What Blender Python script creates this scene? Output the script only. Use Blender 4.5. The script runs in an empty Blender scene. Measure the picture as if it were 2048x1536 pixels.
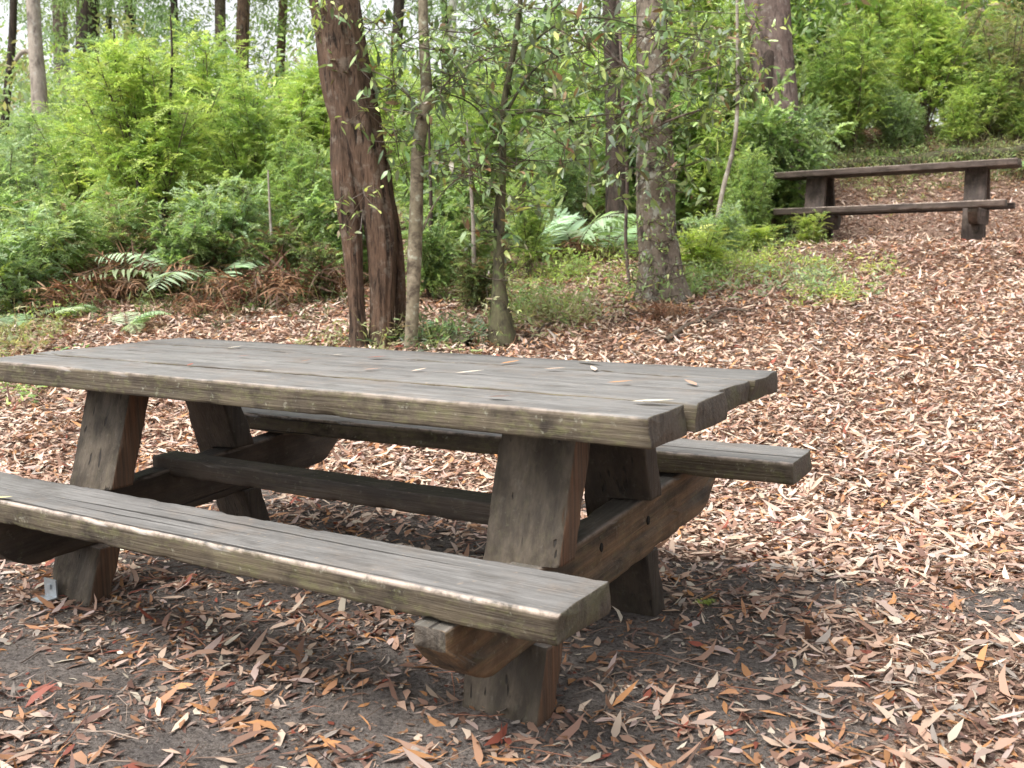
import bpy, math, random
import numpy as np
from mathutils import Vector, Matrix, noise
R = math.radians
sc = bpy.context.scene

# ------------------------------------------------------------------ camera
F_PX = 2026.6
CAM = np.array([2.0369, -2.3302, 1.1083])
YAW, PITCH, ROLL = -0.5478, -0.13797, -0.01463
_right = np.array([math.cos(YAW), -math.sin(YAW), 0.])
FWD = np.array([math.sin(YAW)*math.cos(PITCH), math.cos(YAW)*math.cos(PITCH), math.sin(PITCH)])
_up = np.cross(_right, FWD)
RGT = math.cos(ROLL)*_right + math.sin(ROLL)*_up
UPV = -math.sin(ROLL)*_right + math.cos(ROLL)*_up
cd = bpy.data.cameras.new("camera"); cam = bpy.data.objects.new("camera", cd)
sc.collection.objects.link(cam); sc.camera = cam
cd.sensor_width = 36; cd.lens = 36*F_PX/2048
cd.clip_start = .05; cd.clip_end = 600
cam.matrix_world = Matrix(((RGT[0], UPV[0], -FWD[0], CAM[0]), (RGT[1], UPV[1], -FWD[1], CAM[1]), (RGT[2], UPV[2], -FWD[2], CAM[2]), (0, 0, 0, 1)))
cd.dof.use_dof = True; cd.dof.focus_distance = 3.1; cd.dof.aperture_fstop = 6.7

# ------------------------------------------------------------------ world, sun, exposure
SUN_EL, SUN_ROT = R(58), R(205)
w = bpy.data.worlds.new("World"); sc.world = w; w.use_nodes = True
nt = w.node_tree; nt.nodes.clear()
sky = nt.nodes.new('ShaderNodeTexSky'); sky.sky_type = 'NISHITA'; sky.sun_disc = False
sky.sun_elevation = SUN_EL; sky.sun_rotation = SUN_ROT; sky.dust_density = 4; sky.air_density = 1
hs = nt.nodes.new('ShaderNodeHueSaturation'); hs.inputs['Saturation'].default_value = .12
bg = nt.nodes.new('ShaderNodeBackground'); bg.inputs['Strength'].default_value = .12
wo = nt.nodes.new('ShaderNodeOutputWorld')
nt.links.new(sky.outputs[0], hs.inputs['Color']); nt.links.new(hs.outputs[0], bg.inputs['Color']); nt.links.new(bg.outputs[0], wo.inputs['Surface'])
ld = bpy.data.lights.new("sun", 'SUN'); ld.energy = 1.5; ld.angle = R(25); ld.color = (1, .96, .9)
sun = bpy.data.objects.new("sun", ld); sc.collection.objects.link(sun)
# direction towards the sun for sky rotation measured clockwise from +Y
sd = Vector((math.sin(SUN_ROT)*math.cos(SUN_EL), math.cos(SUN_ROT)*math.cos(SUN_EL), math.sin(SUN_EL)))
sun.rotation_euler = sd.to_track_quat('Z', 'Y').to_euler()
vs = sc.view_settings; vs.view_transform = 'Standard'; vs.look = 'None'; vs.exposure = 1.5; vs.gamma = 1; vs.use_curve_mapping = False
try:
    sc.cycles.max_bounces = 8; sc.cycles.transparent_max_bounces = 4; sc.cycles.use_denoising = True
except Exception: pass

# ------------------------------------------------------------------ helpers
C = sc.collection
Sx = np.array([math.cos(YAW), -math.sin(YAW)]); Dx = np.array([math.sin(YAW), math.cos(YAW)])
def world_xy(s, d): return CAM[0]+s*Sx[0]+d*Dx[0], CAM[1]+s*Sx[1]+d*Dx[1]
def sd_of(x, y):
    rx, ry = x-CAM[0], y-CAM[1]
    return rx*Sx[0]+ry*Sx[1], rx*Dx[0]+ry*Dx[1]
def ray(u, v): return FWD+RGT*(u-1024)/F_PX-UPV*(v-768)/F_PX
def P3(u, v, dist): return CAM+ray(u, v)*dist
def sm(a, b, x):
    t = np.clip((x-a)/(b-a), 0, 1); return t*t*(3-2*t)
def softp(x, k=.5): return k*np.log1p(np.exp(np.clip(x/k, -40, 40)))
def vn(x, y, f, seed=0):     # cheap vectorised smooth noise, about -1..1
    a = np.zeros_like(x, dtype=float)
    rs = np.random.RandomState(seed+17)
    for _ in range(6):
        th = rs.uniform(0, 2*np.pi); ff = f*rs.uniform(.6, 1.7); ph = rs.uniform(0, 6.28)
        a = a+np.sin((x*np.cos(th)+y*np.sin(th))*ff*2*np.pi+ph)
    return a/3.2
FT = (-.2188, 9.4872)       # far table centre
FTZ = 1.037
def height(x, y):
    x = np.asarray(x, float); y = np.asarray(y, float)
    s, d = sd_of(x, y)
    h = .15*softp(d-4.4, .35)
    h = h-.11*softp(d-17, 1.5)
    g = sm(.6, 3.2, s)
    bank = .42*(softp(d-12.6, .25)-softp(d-15.2, .4))
    h = h+g*bank
    rt = np.hypot((x-FT[0])/1.9, (y-FT[1])/1.35)
    wt = 1-sm(.75, 1.5, rt)
    h = h*(1-wt)+FTZ*wt
    h = h+.018*vn(x, y, .45, 1)*sm(2.5, 5, d)+.006*vn(x, y, 1.6, 2)+.06*vn(x, y, .12, 3)*sm(6, 10, d)*(1-wt)
    return h
def worn_map(x, y):
    s_, d_ = sd_of(x, y)
    rt = np.maximum(np.abs(x)/1.5, np.abs(y+.12)/1.12)
    return np.clip(np.maximum(1-sm(.72, 1.35, rt+.22*vn(x, y, .8, 31)), .55*(1-sm(1.9, 3.0, d_))*(1-sm(.1, .8, s_))), 0, 1)
def gz(x, y): return float(height(x, y))
def ground_at(u, v):
    r = ray(u, v); t = 1.
    while t < 60:
        p = CAM+r*t
        if p[2] < gz(p[0], p[1]): break
        t += .03
    return CAM+r*t
def on_ground(px, d):
    s = (px-1024)/F_PX*d; x, y = world_xy(s, d)
    return Vector((x, y, gz(x, y)))

def tag(o, label=None, cat=None, group=None, kind=None):
    if label: o['label'] = label
    if cat: o['category'] = cat
    if group: o['group'] = group
    if kind: o['kind'] = kind
    return o
def link(name, me, mat=None, parent=None, smooth=True):
    o = bpy.data.objects.new(name, me); C.objects.link(o)
    if mat: me.materials.append(mat)
    if parent: o.parent = parent
    if smooth and len(me.polygons): me.polygons.foreach_set('use_smooth', [True]*len(me.polygons))
    return o
def empty(name, loc, rz=0):
    o = bpy.data.objects.new(name, None); C.objects.link(o); o.location = loc; o.rotation_euler = (0, 0, rz); o.empty_display_size = .2
    return o
def copy_tree(o, parent=None):
    c = o.copy(); C.objects.link(c); c.parent = parent
    for ch in list(o.children): copy_tree(ch, c)
    return c
def npmesh(name, V, loops, starts, col=None, extra=None):
    me = bpy.data.meshes.new(name)
    V = np.asarray(V, np.float32); loops = np.asarray(loops, np.int32); starts = np.asarray(starts, np.int32)
    me.vertices.add(len(V)); me.vertices.foreach_set('co', V.ravel())
    me.loops.add(len(loops)); me.loops.foreach_set('vertex_index', loops)
    me.polygons.add(len(starts)); me.polygons.foreach_set('loop_start', starts)
    me.update(calc_edges=True)
    if col is not None:
        a = me.attributes.new('tint', 'FLOAT_COLOR', 'POINT')
        cc = np.ones((len(V), 4), np.float32); cc[:, :3] = col
        a.data.foreach_set('color', cc.ravel())
    if extra is not None:
        a = me.attributes.new('wear', 'FLOAT', 'POINT'); a.data.foreach_set('value', np.asarray(extra, np.float32))
    return me

# ------------------------------------------------------------------ materials
def mat_new(name):
    m = bpy.data.materials.new(name); m.use_nodes = True; n = m.node_tree; n.nodes.clear()
    return m, n
class NB:
    def __init__(s, n): s.n = n
    def __call__(s, t, **k):
        nd = s.n.nodes.new('ShaderNode'+t)
        for a, b in k.items(): setattr(nd, a, b)
        return nd
    def L(s, a, b): s.n.links.new(a, b)
    def noise(s, vec, scale, detail=4, rough=.55, dist=0):
        t = s('TexNoise'); t.inputs['Scale'].default_value = scale; t.inputs['Detail'].default_value = detail
        t.inputs['Roughness'].default_value = rough; t.inputs['Distortion'].default_value = dist
        if vec is not None: s.L(vec, t.inputs['Vector'])
        return t.outputs['Fac']
    def ramp(s, fac, stops):
        r = s('ValToRGB'); e = r.color_ramp.elements
        while len(e) < len(stops): e.new(.5)
        for i, (p, c) in enumerate(stops):
            e[i].position = p; e[i].color = (*c, 1) if len(c) == 3 else c
        s.L(fac, r.inputs['Fac']); return r.outputs['Color']
    def mix(s, fac, a, b, mode='MIX'):
        m = s('Mix', data_type='RGBA', blend_type=mode)
        for v, i in ((fac, 0), (a, 6), (b, 7)):
            if hasattr(v, 'is_output'): s.L(v, m.inputs[i])
            elif i == 0: m.inputs[0].default_value = v
            else: m.inputs[i].default_value = (*v, 1)
        return m.outputs[2]
    def math(s, op, a, b=0., clamp=False):
        m = s('Math', operation=op, use_clamp=clamp)
        for v, i in ((a, 0), (b, 1)):
            if hasattr(v, 'is_output'): s.L(v, m.inputs[i])
            else: m.inputs[i].default_value = v
        return m.outputs[0]
    def mapr(s, v, a, b, c=0., d=1.):
        m = s('MapRange'); s.L(v, m.inputs['Value'])
        for k, x in zip(('From Min', 'From Max', 'To Min', 'To Max'), (a, b, c, d)): m.inputs[k].default_value = x
        return m.outputs[0]
    def objvec(s, scale, rnd=True):
        tc = s('TexCoord'); mp = s('Mapping'); mp.inputs['Scale'].default_value = scale
        if rnd:
            oi = s('ObjectInfo'); c = s('CombineXYZ')
            for i, k in enumerate((37., 19., 53.)): s.L(s.math('MULTIPLY', oi.outputs['Random'], k), c.inputs[i])
            va = s('VectorMath', operation='ADD'); s.L(tc.outputs['Object'], va.inputs[0]); s.L(c.outputs[0], va.inputs[1])
            s.L(va.outputs[0], mp.inputs['Vector'])
        else: s.L(tc.outputs['Object'], mp.inputs['Vector'])
        return mp.outputs[0]
    def bump(s, h, strength, dist, prev=None):
        b = s('Bump'); b.inputs['Strength'].default_value = strength; b.inputs['Distance'].default_value = dist
        s.L(h, b.inputs['Height'])
        if prev is not None: s.L(prev, b.inputs['Normal'])
        return b.outputs[0]
    def out(s, col, rough=.8, normal=None, spec=.3):
        p = s('BsdfPrincipled'); o = s('OutputMaterial')
        if hasattr(col, 'is_output'): s.L(col, p.inputs['Base Color'])
        else: p.inputs['Base Color'].default_value = (*col, 1)
        if hasattr(rough, 'is_output'): s.L(rough, p.inputs['Roughness'])
        else: p.inputs['Roughness'].default_value = rough
        p.inputs['Specular IOR Level'].default_value = spec
        if normal is not None: s.L(normal, p.inputs['Normal'])
        s.L(p.outputs[0], o.inputs['Surface']); return p

def wood_mat(name, top_a, top_b, side_a, side_b, lichen=.5, orange=0., rust=0.):
    m, n = mat_new(name); b = NB(n)
    v1 = b.objvec((1.3, 11, 11)); v2 = b.objvec((2.2, 85, 85)); v3 = b.objvec((1, 1, 1)); v4 = b.objvec((.9, 42, 42))
    big = b.noise(v1, 1.6, 5, .6); fine = b.noise(v2, 1.5, 3, .6); blot = b.noise(v3, 7, 6, .65); crackn = b.noise(b.objvec((.35, 34, 34)), 1.1, 2, .5, .1)
    geo = b('NewGeometry'); sep = b('SeparateXYZ'); b.L(geo.outputs['True Normal'], sep.inputs[0])
    topm = b.mapr(sep.outputs['Z'], .55, .8)
    top = b.mix(b.mapr(big, .3, .7), top_a, top_b)
    top = b.mix(b.math('MULTIPLY', b.mapr(blot, .50, .68), .6), top, (.20, .165, .135))
    sm_ = b.noise(b.objvec((3, 16, 16)), 3, 6, .7)
    top = b.mix(b.math('MULTIPLY', b.mapr(sm_, .5, .68), .45), top, (.075, .072, .068))
    top = b.mix(b.math('MULTIPLY', b.mapr(sm_, .3, .42, 1, 0), .5), top, (.29, .285, .275))
    sp_ = b.noise(v3, 60, 4, .6)
    top = b.mix(b.math('MULTIPLY', b.mapr(sp_, .64, .68), .5), top, (.35, .27, .2))
    side = b.mix(b.mapr(big, .38, .6), side_a, side_b)
    side = b.mix(b.mapr(blot, .5, .68), side, (.03, .022, .015))
    l1 = b.noise(b.objvec((5, 9, 9)), 5, 7, .75)
    side = b.mix(b.math('MULTIPLY', b.mapr(l1, .5, .62), lichen), side, (.15, .15, .06))
    l2 = b.noise(v3, 38, 5, .7)
    side = b.mix(b.math('MULTIPLY', b.mapr(l2, .6, .66), lichen*.8), side, (.42, .42, .33))
    if orange: side = b.mix(b.math('MULTIPLY', b.mapr(big, .42, .6), orange), side, (.24, .105, .04))
    st_ = b.noise(b.objvec((2.2, 5, 5)), 2.4, 6, .68)
    top = b.mix(b.math('MULTIPLY', b.mapr(st_, .54, .68), .5), top, (.07, .062, .055))
    oi = b('ObjectInfo'); vr = b.mapr(oi.outputs['Random'], 0, 1, .82, 1.16)
    cx = b('CombineXYZ'); [b.L(vr, cx.inputs[i]) for i in range(3)]
    col = b.mix(1., b.mix(topm, side, top), cx.outputs[0], 'MULTIPLY')
    # end grain
    tc = b('TexCoord'); se = b('SeparateXYZ'); b.L(tc.outputs['Normal'], se.inputs[0])
    endm = b.mapr(b.math('ABSOLUTE', se.outputs['X']), .7, .9)
    eg = b.noise(b.objvec((8, 45, 6)), 1.4, 4, .65)
    endc = b.mix(b.mapr(eg, .3, .7), (.028, .022, .017), (.11, .09, .07))
    endc = b.mix(b.math('MULTIPLY', b.mapr(blot, .5, .62), .5), endc, (.11, .11, .055))
    if rust:
        rn = b.noise(b.objvec((1.2, 12, 40)), 2.5, 5, .65)
        rc = b.mix(b.mapr(rn, .35, .65), (.045, .022, .012), (.19, .085, .04))
        col = b.mix(b.math('MULTIPLY', b.mapr(b.math('MULTIPLY', se.outputs['Y'], -1.), .6, .85), rust), col, rc)
    # end face only where it does not look up or down
    endm = b.math('MULTIPLY', endm, b.mapr(b.math('ABSOLUTE', sep.outputs['Z']), .5, .8, 1, 0))
    col = b.mix(endm, col, endc)
    col = b.mix(b.math('MULTIPLY', b.mapr(fine, .35, .6, 1, 0), .32), col, b.mix(.0, (.04, .034, .028), (0, 0, 0)))
    crack = b.math('MULTIPLY', b.mapr(crackn, .30, .335, 1, 0), b.mapr(endm, 0, 1, 1, 0))
    col = b.mix(b.math('MULTIPLY', crack, .9), col, (.02, .016, .013))
    at = b('Attribute'); at.attribute_name = 'wear'
    wn = b.noise(v3, 26, 4, .7)
    wear = b.math('MULTIPLY', at.outputs['Fac'], b.mapr(b.math('ADD', b.math('MULTIPLY', wn, .5), b.math('MULTIPLY', blot, .5)), .42, .56))
    col = b.mix(b.math('MULTIPLY', wear, .75), col, (.52, .42, .35))
    h = b.math('ADD', b.math('MULTIPLY', fine, .6), b.math('MULTIPLY', big, 1.)); h = b.math('SUBTRACT', h, b.math('MULTIPLY', crack, 1.2))
    nrm = b.bump(h, .8, .007); nrm = b.bump(wn, .35, .004, nrm)
    b.out(col, b.mapr(blot, .3, .7, .6, .85), nrm, .35)
    return m
M = {}
M['wood'] = wood_mat('weathered_timber', (.14, .135, .13), (.235, .227, .217), (.052, .038, .025), (.125, .10, .066), .40)
M['wood_leg'] = wood_mat('leg_timber', (.11, .10, .09), (.19, .175, .15), (.038, .029, .020), (.105, .083, .06), .08, rust=.55)
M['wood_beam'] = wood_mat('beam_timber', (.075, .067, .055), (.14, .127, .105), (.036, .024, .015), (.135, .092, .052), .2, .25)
M['wood_shade_tint'] = wood_mat('shade_tinted_timber', (.05, .043, .037), (.085, .074, .062), (.022, .016, .012), (.055, .04, .029), .08)  # darker timber copy: shade under the table put into the colour
M['wood_far'] = wood_mat('far_timber', (.12, .10, .09), (.2, .165, .145), (.045, .032, .027), (.105, .076, .063), .08)

def leaf_mat(name, trans=.42, rough=.5, spec=.3, tc=None):
    m, n = mat_new(name); b = NB(n)
    a = b('Attribute'); a.attribute_name = 'tint'
    p = b('BsdfPrincipled'); b.L(a.outputs['Color'], p.inputs['Base Color']); p.inputs['Roughness'].default_value = rough
    p.inputs['Specular IOR Level'].default_value = spec
    t = b('BsdfTranslucent'); b.L(b.mix(1., a.outputs['Color'], tc or (1.1, 1.15, .65), 'MULTIPLY'), t.inputs['Color'])
    ms = b('MixShader'); ms.inputs[0].default_value = trans
    b.L(p.outputs[0], ms.inputs[1]); b.L(t.outputs[0], ms.inputs[2])
    o = b('OutputMaterial'); b.L(ms.outputs[0], o.inputs['Surface'])
    return m
M['leaf'] = leaf_mat('green_leaf')
M['leaf_gloss'] = leaf_mat('glossy_leaf', .25, .33, .5)
M['dry'] = leaf_mat('dry_leaf', .12, .6, .3, (1, .8, .6))

def bark_mat(name, a, c, dark, lich=None, lich_amt=.3, sc1=(9, 9, 1.2), ridg=.02, bl=(.3, .7)):
    m, n = mat_new(name); b = NB(n)
    v = b.objvec(sc1); vf = b.objvec((sc1[0]*4, sc1[1]*4, sc1[2]*4)); v3 = b.objvec((1, 1, 1))
    n1 = b.noise(v, 2.2, 6, .65, .3); n2 = b.noise(vf, 2, 4, .6); n3 = b.noise(v3, 3.5, 5, .65); n4 = b.noise(v3, 11, 6, .7)
    col = b.mix(b.mapr(n3, *bl), a, c)
    col = b.mix(b.mapr(n1, .36, .5, 1, 0), col, dark)
    col = b.mix(b.math('MULTIPLY', b.mapr(n2, .35, .6, 1, 0), .4), col, dark)
    if lich: col = b.mix(b.math('MULTIPLY', b.mapr(n4, .55, .62), lich_amt), col, lich)
    nr = b.bump(b.math('ADD', n1, b.math('MULTIPLY', n2, .4)), .9, ridg)
    b.out(col, .88, nr, .2)
    return m
M['bark_brown'] = bark_mat('fibrous_brown_bark', (.165, .10, .066), (.095, .065, .046), (.018, .012, .009), (.24, .21, .17), .4, (16, 16, 1.6), .035)
M['bark_smooth'] = bark_mat('smooth_grey_bark', (.25, .21, .15), (.16, .14, .09), (.07, .055, .04), (.36, .38, .3), .7, (5, 5, 5), .004)
M['bark_mottled'] = bark_mat('mottled_bark', (.25, .205, .165), (.15, .12, .09), (.04, .03, .025), (.34, .34, .29), .85, (7, 7, 2.5), .012)
M['bark_dark'] = bark_mat('dark_bark', (.07, .05, .04), (.045, .033, .027), (.015, .012, .01), (.12, .12, .09), .3)
M['bark_pink'] = bark_mat('pinkish_grey_bark', (.19, .14, .12), (.12, .088, .075), (.045, .034, .03), (.3, .28, .25), .4, (6, 6, 2), .01)
M['bark_pale'] = bark_mat('pale_bark', (.36, .32, .27), (.26, .22, .18), (.12, .1, .085), (.4, .4, .36), .4, (4, 4, 1.5), .006)
M['bark_moss'] = bark_mat('mossy_bark', (.10, .10, .05), (.08, .065, .045), (.03, .025, .02), (.11, .15, .05), .8, (8, 8, 3), .015)
M['twig'] = bark_mat('twig_bark', (.17, .13, .1), (.1, .075, .055), (.05, .04, .03), None, 0, (20, 20, 20), .002)

def ground_mat():
    m, n = mat_new('forest_floor'); b = NB(n)
    v = b.objvec((1, 1, 1), False)
    a = b.noise(v, 1.7, 6, .65); f = b.noise(v, 70, 5, .75); g = b.noise(v, 11, 6, .7); h = b.noise(v, 240, 3, .7)
    dirt = b.mix(b.mapr(a, .38, .62), (.165, .138, .12), (.29, .25, .222))
    dirt = b.mix(b.mapr(g, .42, .66), dirt, (.13, .115, .108))
    dirt = b.mix(b.math('MULTIPLY', b.mapr(h, .55, .66), .6), dirt, (.38, .35, .33))
    dirt = b.mix(b.math('MULTIPLY', b.mapr(f, .38, .52, 1, 0), .75), dirt, (.05, .042, .038))
    vo = b('TexVoronoi'); vo.inputs['Scale'].default_value = 48; b.L(v, vo.inputs['Vector'])
    sp = b.ramp(b.mapr(vo.outputs['Color'], 0, 1), [(0, (.10, .065, .05)), (.3, (.24, .15, .115)), (.6, (.36, .24, .18)), (.85, (.44, .31, .235)), (1, (.55, .45, .36))])
    sp = b.mix(b.math('MULTIPLY', b.mapr(f, .4, .55, 1, 0), .7), sp, (.05, .034, .026))
    at = b('Attribute'); at.attribute_name = 'wear'
    fac = b.mapr(b.math('ADD', at.outputs['Fac'], b.math('MULTIPLY', b.math('SUBTRACT', g, .5), .9)), .35, .6)
    col = b.mix(fac, sp, dirt)
    nr = b.bump(b.math('ADD', f, b.math('MULTIPLY', g, 1.5)), 1., .03); nr = b.bump(h, .6, .004, nr)
    b.out(col, .95, nr, .15)
    return m
M['ground'] = ground_mat()

# ------------------------------------------------------------------ terrain
def axis(parts):
    o = []
    for a, c, st in parts: o += list(np.arange(a, c, st))
    return np.array(o)
ss = axis([(-160, -30, 10), (-30, -10, 1.), (-10, -5, .3), (-5, 7, .1), (7, 12, .3), (12, 30, 1.), (30, 161, 10)])
dd = axis([(-30, -4, 2), (-4, 1, .25), (1, 8, .08), (8, 17, .15), (17, 30, .6), (30, 60, 2), (60, 301, 15)])
SS, DD = np.meshgrid(ss, dd)
GX, GY = world_xy(SS, DD); GZ = height(GX, GY)
nr_, nc_ = SS.shape
idx = np.arange(nr_*nc_).reshape(nr_, nc_)
q = np.stack([idx[:-1, :-1], idx[:-1, 1:], idx[1:, 1:], idx[1:, :-1]], -1).reshape(-1, 4)
me = npmesh('ground', np.stack([GX, GY, GZ], -1).reshape(-1, 3), q.ravel(), np.arange(len(q))*4, None, worn_map(GX, GY).ravel())
tag(link('ground', me, M['ground']), kind='structure')

# ------------------------------------------------------------------ timber
def rrect(w, t, r=.003, nw=7, nt_=3):
    """rounded rectangle outline in (y,z), centred; returns points and corner weights"""
    pts = []; wt = []
    hw, ht = w/2, t/2; e = .009
    def side(n, L): return [e/L]+[e/L+(1-2*e/L)*i/(n-1) for i in range(1, n-1)]+[1-e/L]
    cs = [(-hw+r, -ht), (hw-r, -ht), (hw, -ht+r), (hw, ht-r), (hw-r, ht), (-hw+r, ht), (-hw, ht-r), (-hw, -ht+r)]
    for i in range(8):
        a, c = cs[i], cs[(i+1) % 8]; pts.append(a); wt.append(1.)
        if i % 2 == 0:
            n = nw if i % 4 == 0 else nt_; L = math.hypot(c[0]-a[0], c[1]-a[1])
            for u in side(n, L): pts.append((a[0]+(c[0]-a[0])*u, a[1]+(c[1]-a[1])*u)); wt.append(0.)
    return np.array(pts), np.array(wt)
_seed = [0]
def timber(name, org, ex, ey, ez, length, w, t, mat, parent, step=.03, shape=None, rough=1., topwear=0., wside=0, ledge=None):
    """beam along ex from org (centre of its first end); shape(x)->(dy,dz,w,t)"""
    _seed[0] += 1; sd_ = _seed[0]*7.31
    nx = max(4, int(length/step)); xs = np.linspace(0, length, nx+1)
    prof, cw = rrect(w, t, nt_=12 if ledge else 3); n = len(prof)
    V = []; wear = []
    for i, x in enumerate(xs):
        dy = dz = 0.; ww, tt = w, t
        if shape: dy, dz, ww, tt = shape(x)
        e = min(x, length-x)
        for j in range(n):
            y, z = prof[j][0]*ww/w, prof[j][1]*tt/t
            k = .0022*rough*noise.noise(Vector((x*3+sd_, y*14, z*14)))+.0012*rough*noise.noise(Vector((x*14+sd_, y*60, z*60)))
            l = math.hypot(y, z) or 1
            c_ = 0.
            if cw[j] > .5:
                c_ = max(0, noise.noise(Vector((x*11+sd_, (1 if y > 0 else -1)*5., (1 if z > 0 else -1)*9.)))-.12)*.012*rough
                c_ += max(0, noise.noise(Vector((x*31+sd_, (1 if y > 0 else -1)*5., (1 if z > 0 else -1)*9.))))*.0022*rough
            sy, sz = (1 if y > 0 else -1), (1 if z > 0 else -1)
            y2 = y+k*y/l-sy*c_*(abs(y) > w*.3); z2 = z+k*sz*.6-sz*c_*.7
            ex_ = x
            if ledge and y < 0 and abs(y) > w*.45:
                lz = ledge+.02*noise.noise(Vector((x*3.1, 4., sd_)))+.006*noise.noise(Vector((x*17, 4., sd_)))
                if z < lz: y2 -= .009
            if i in (0, nx): ex_ = x+(1 if i else -1)*.011*noise.noise(Vector((sd_, y*9, z*25)))
            V.append((ex_, y2+dy, z2+dz)); wear.append(1. if (cw[j] > .5 and z > 0 and topwear and (wside == 0 or sy == wside)) else 0.)
    loops = []; starts = []
    for i in range(nx):
        for j in range(n):
            starts.append(len(loops)); j2 = (j+1) % n
            loops += [i*n+j, i*n+j2, (i+1)*n+j2, (i+1)*n+j]
    for i in (0, nx):   # caps: one inset ring, then a fan
        base = len(V); ring = [V[i*n+j] for j in range(n)]
        cx_ = sum(p[0] for p in ring)/n; cy_ = sum(p[1] for p in ring)/n; cz_ = sum(p[2] for p in ring)/n
        for p in ring:
            kk = .93; V.append((p[0]+(.0015 if i else -.0015), cy_+(p[1]-cy_)*kk, cz_+(p[2]-cz_)*kk)); wear.append(0)
        V.append((cx_+(.0015 if i else -.0015), cy_, cz_)); wear.append(0)
        for j in range(n):
            j2 = (j+1) % n; starts.append(len(loops))
            loops += ([i*n+j, i*n+j2, base+j2, base+j] if i else [i*n+j2, i*n+j, base+j, base+j2])
            starts.append(len(loops))
            loops += ([base+j, base+j2, base+n] if i else [base+j2, base+j, base+n])
    V = np.array(V)
    me = npmesh(name, V, loops, starts, None, np.array(wear)*topwear)
    o = link(name, me, mat, parent, smooth=False)
    ex, ey, ez = map(Vector, (ex, ey, ez))
    mt = Matrix((ex, ey, ez)).transposed().to_4x4(); mt.translation = Vector(org)
    o.matrix_local = mt
    return o

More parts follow.
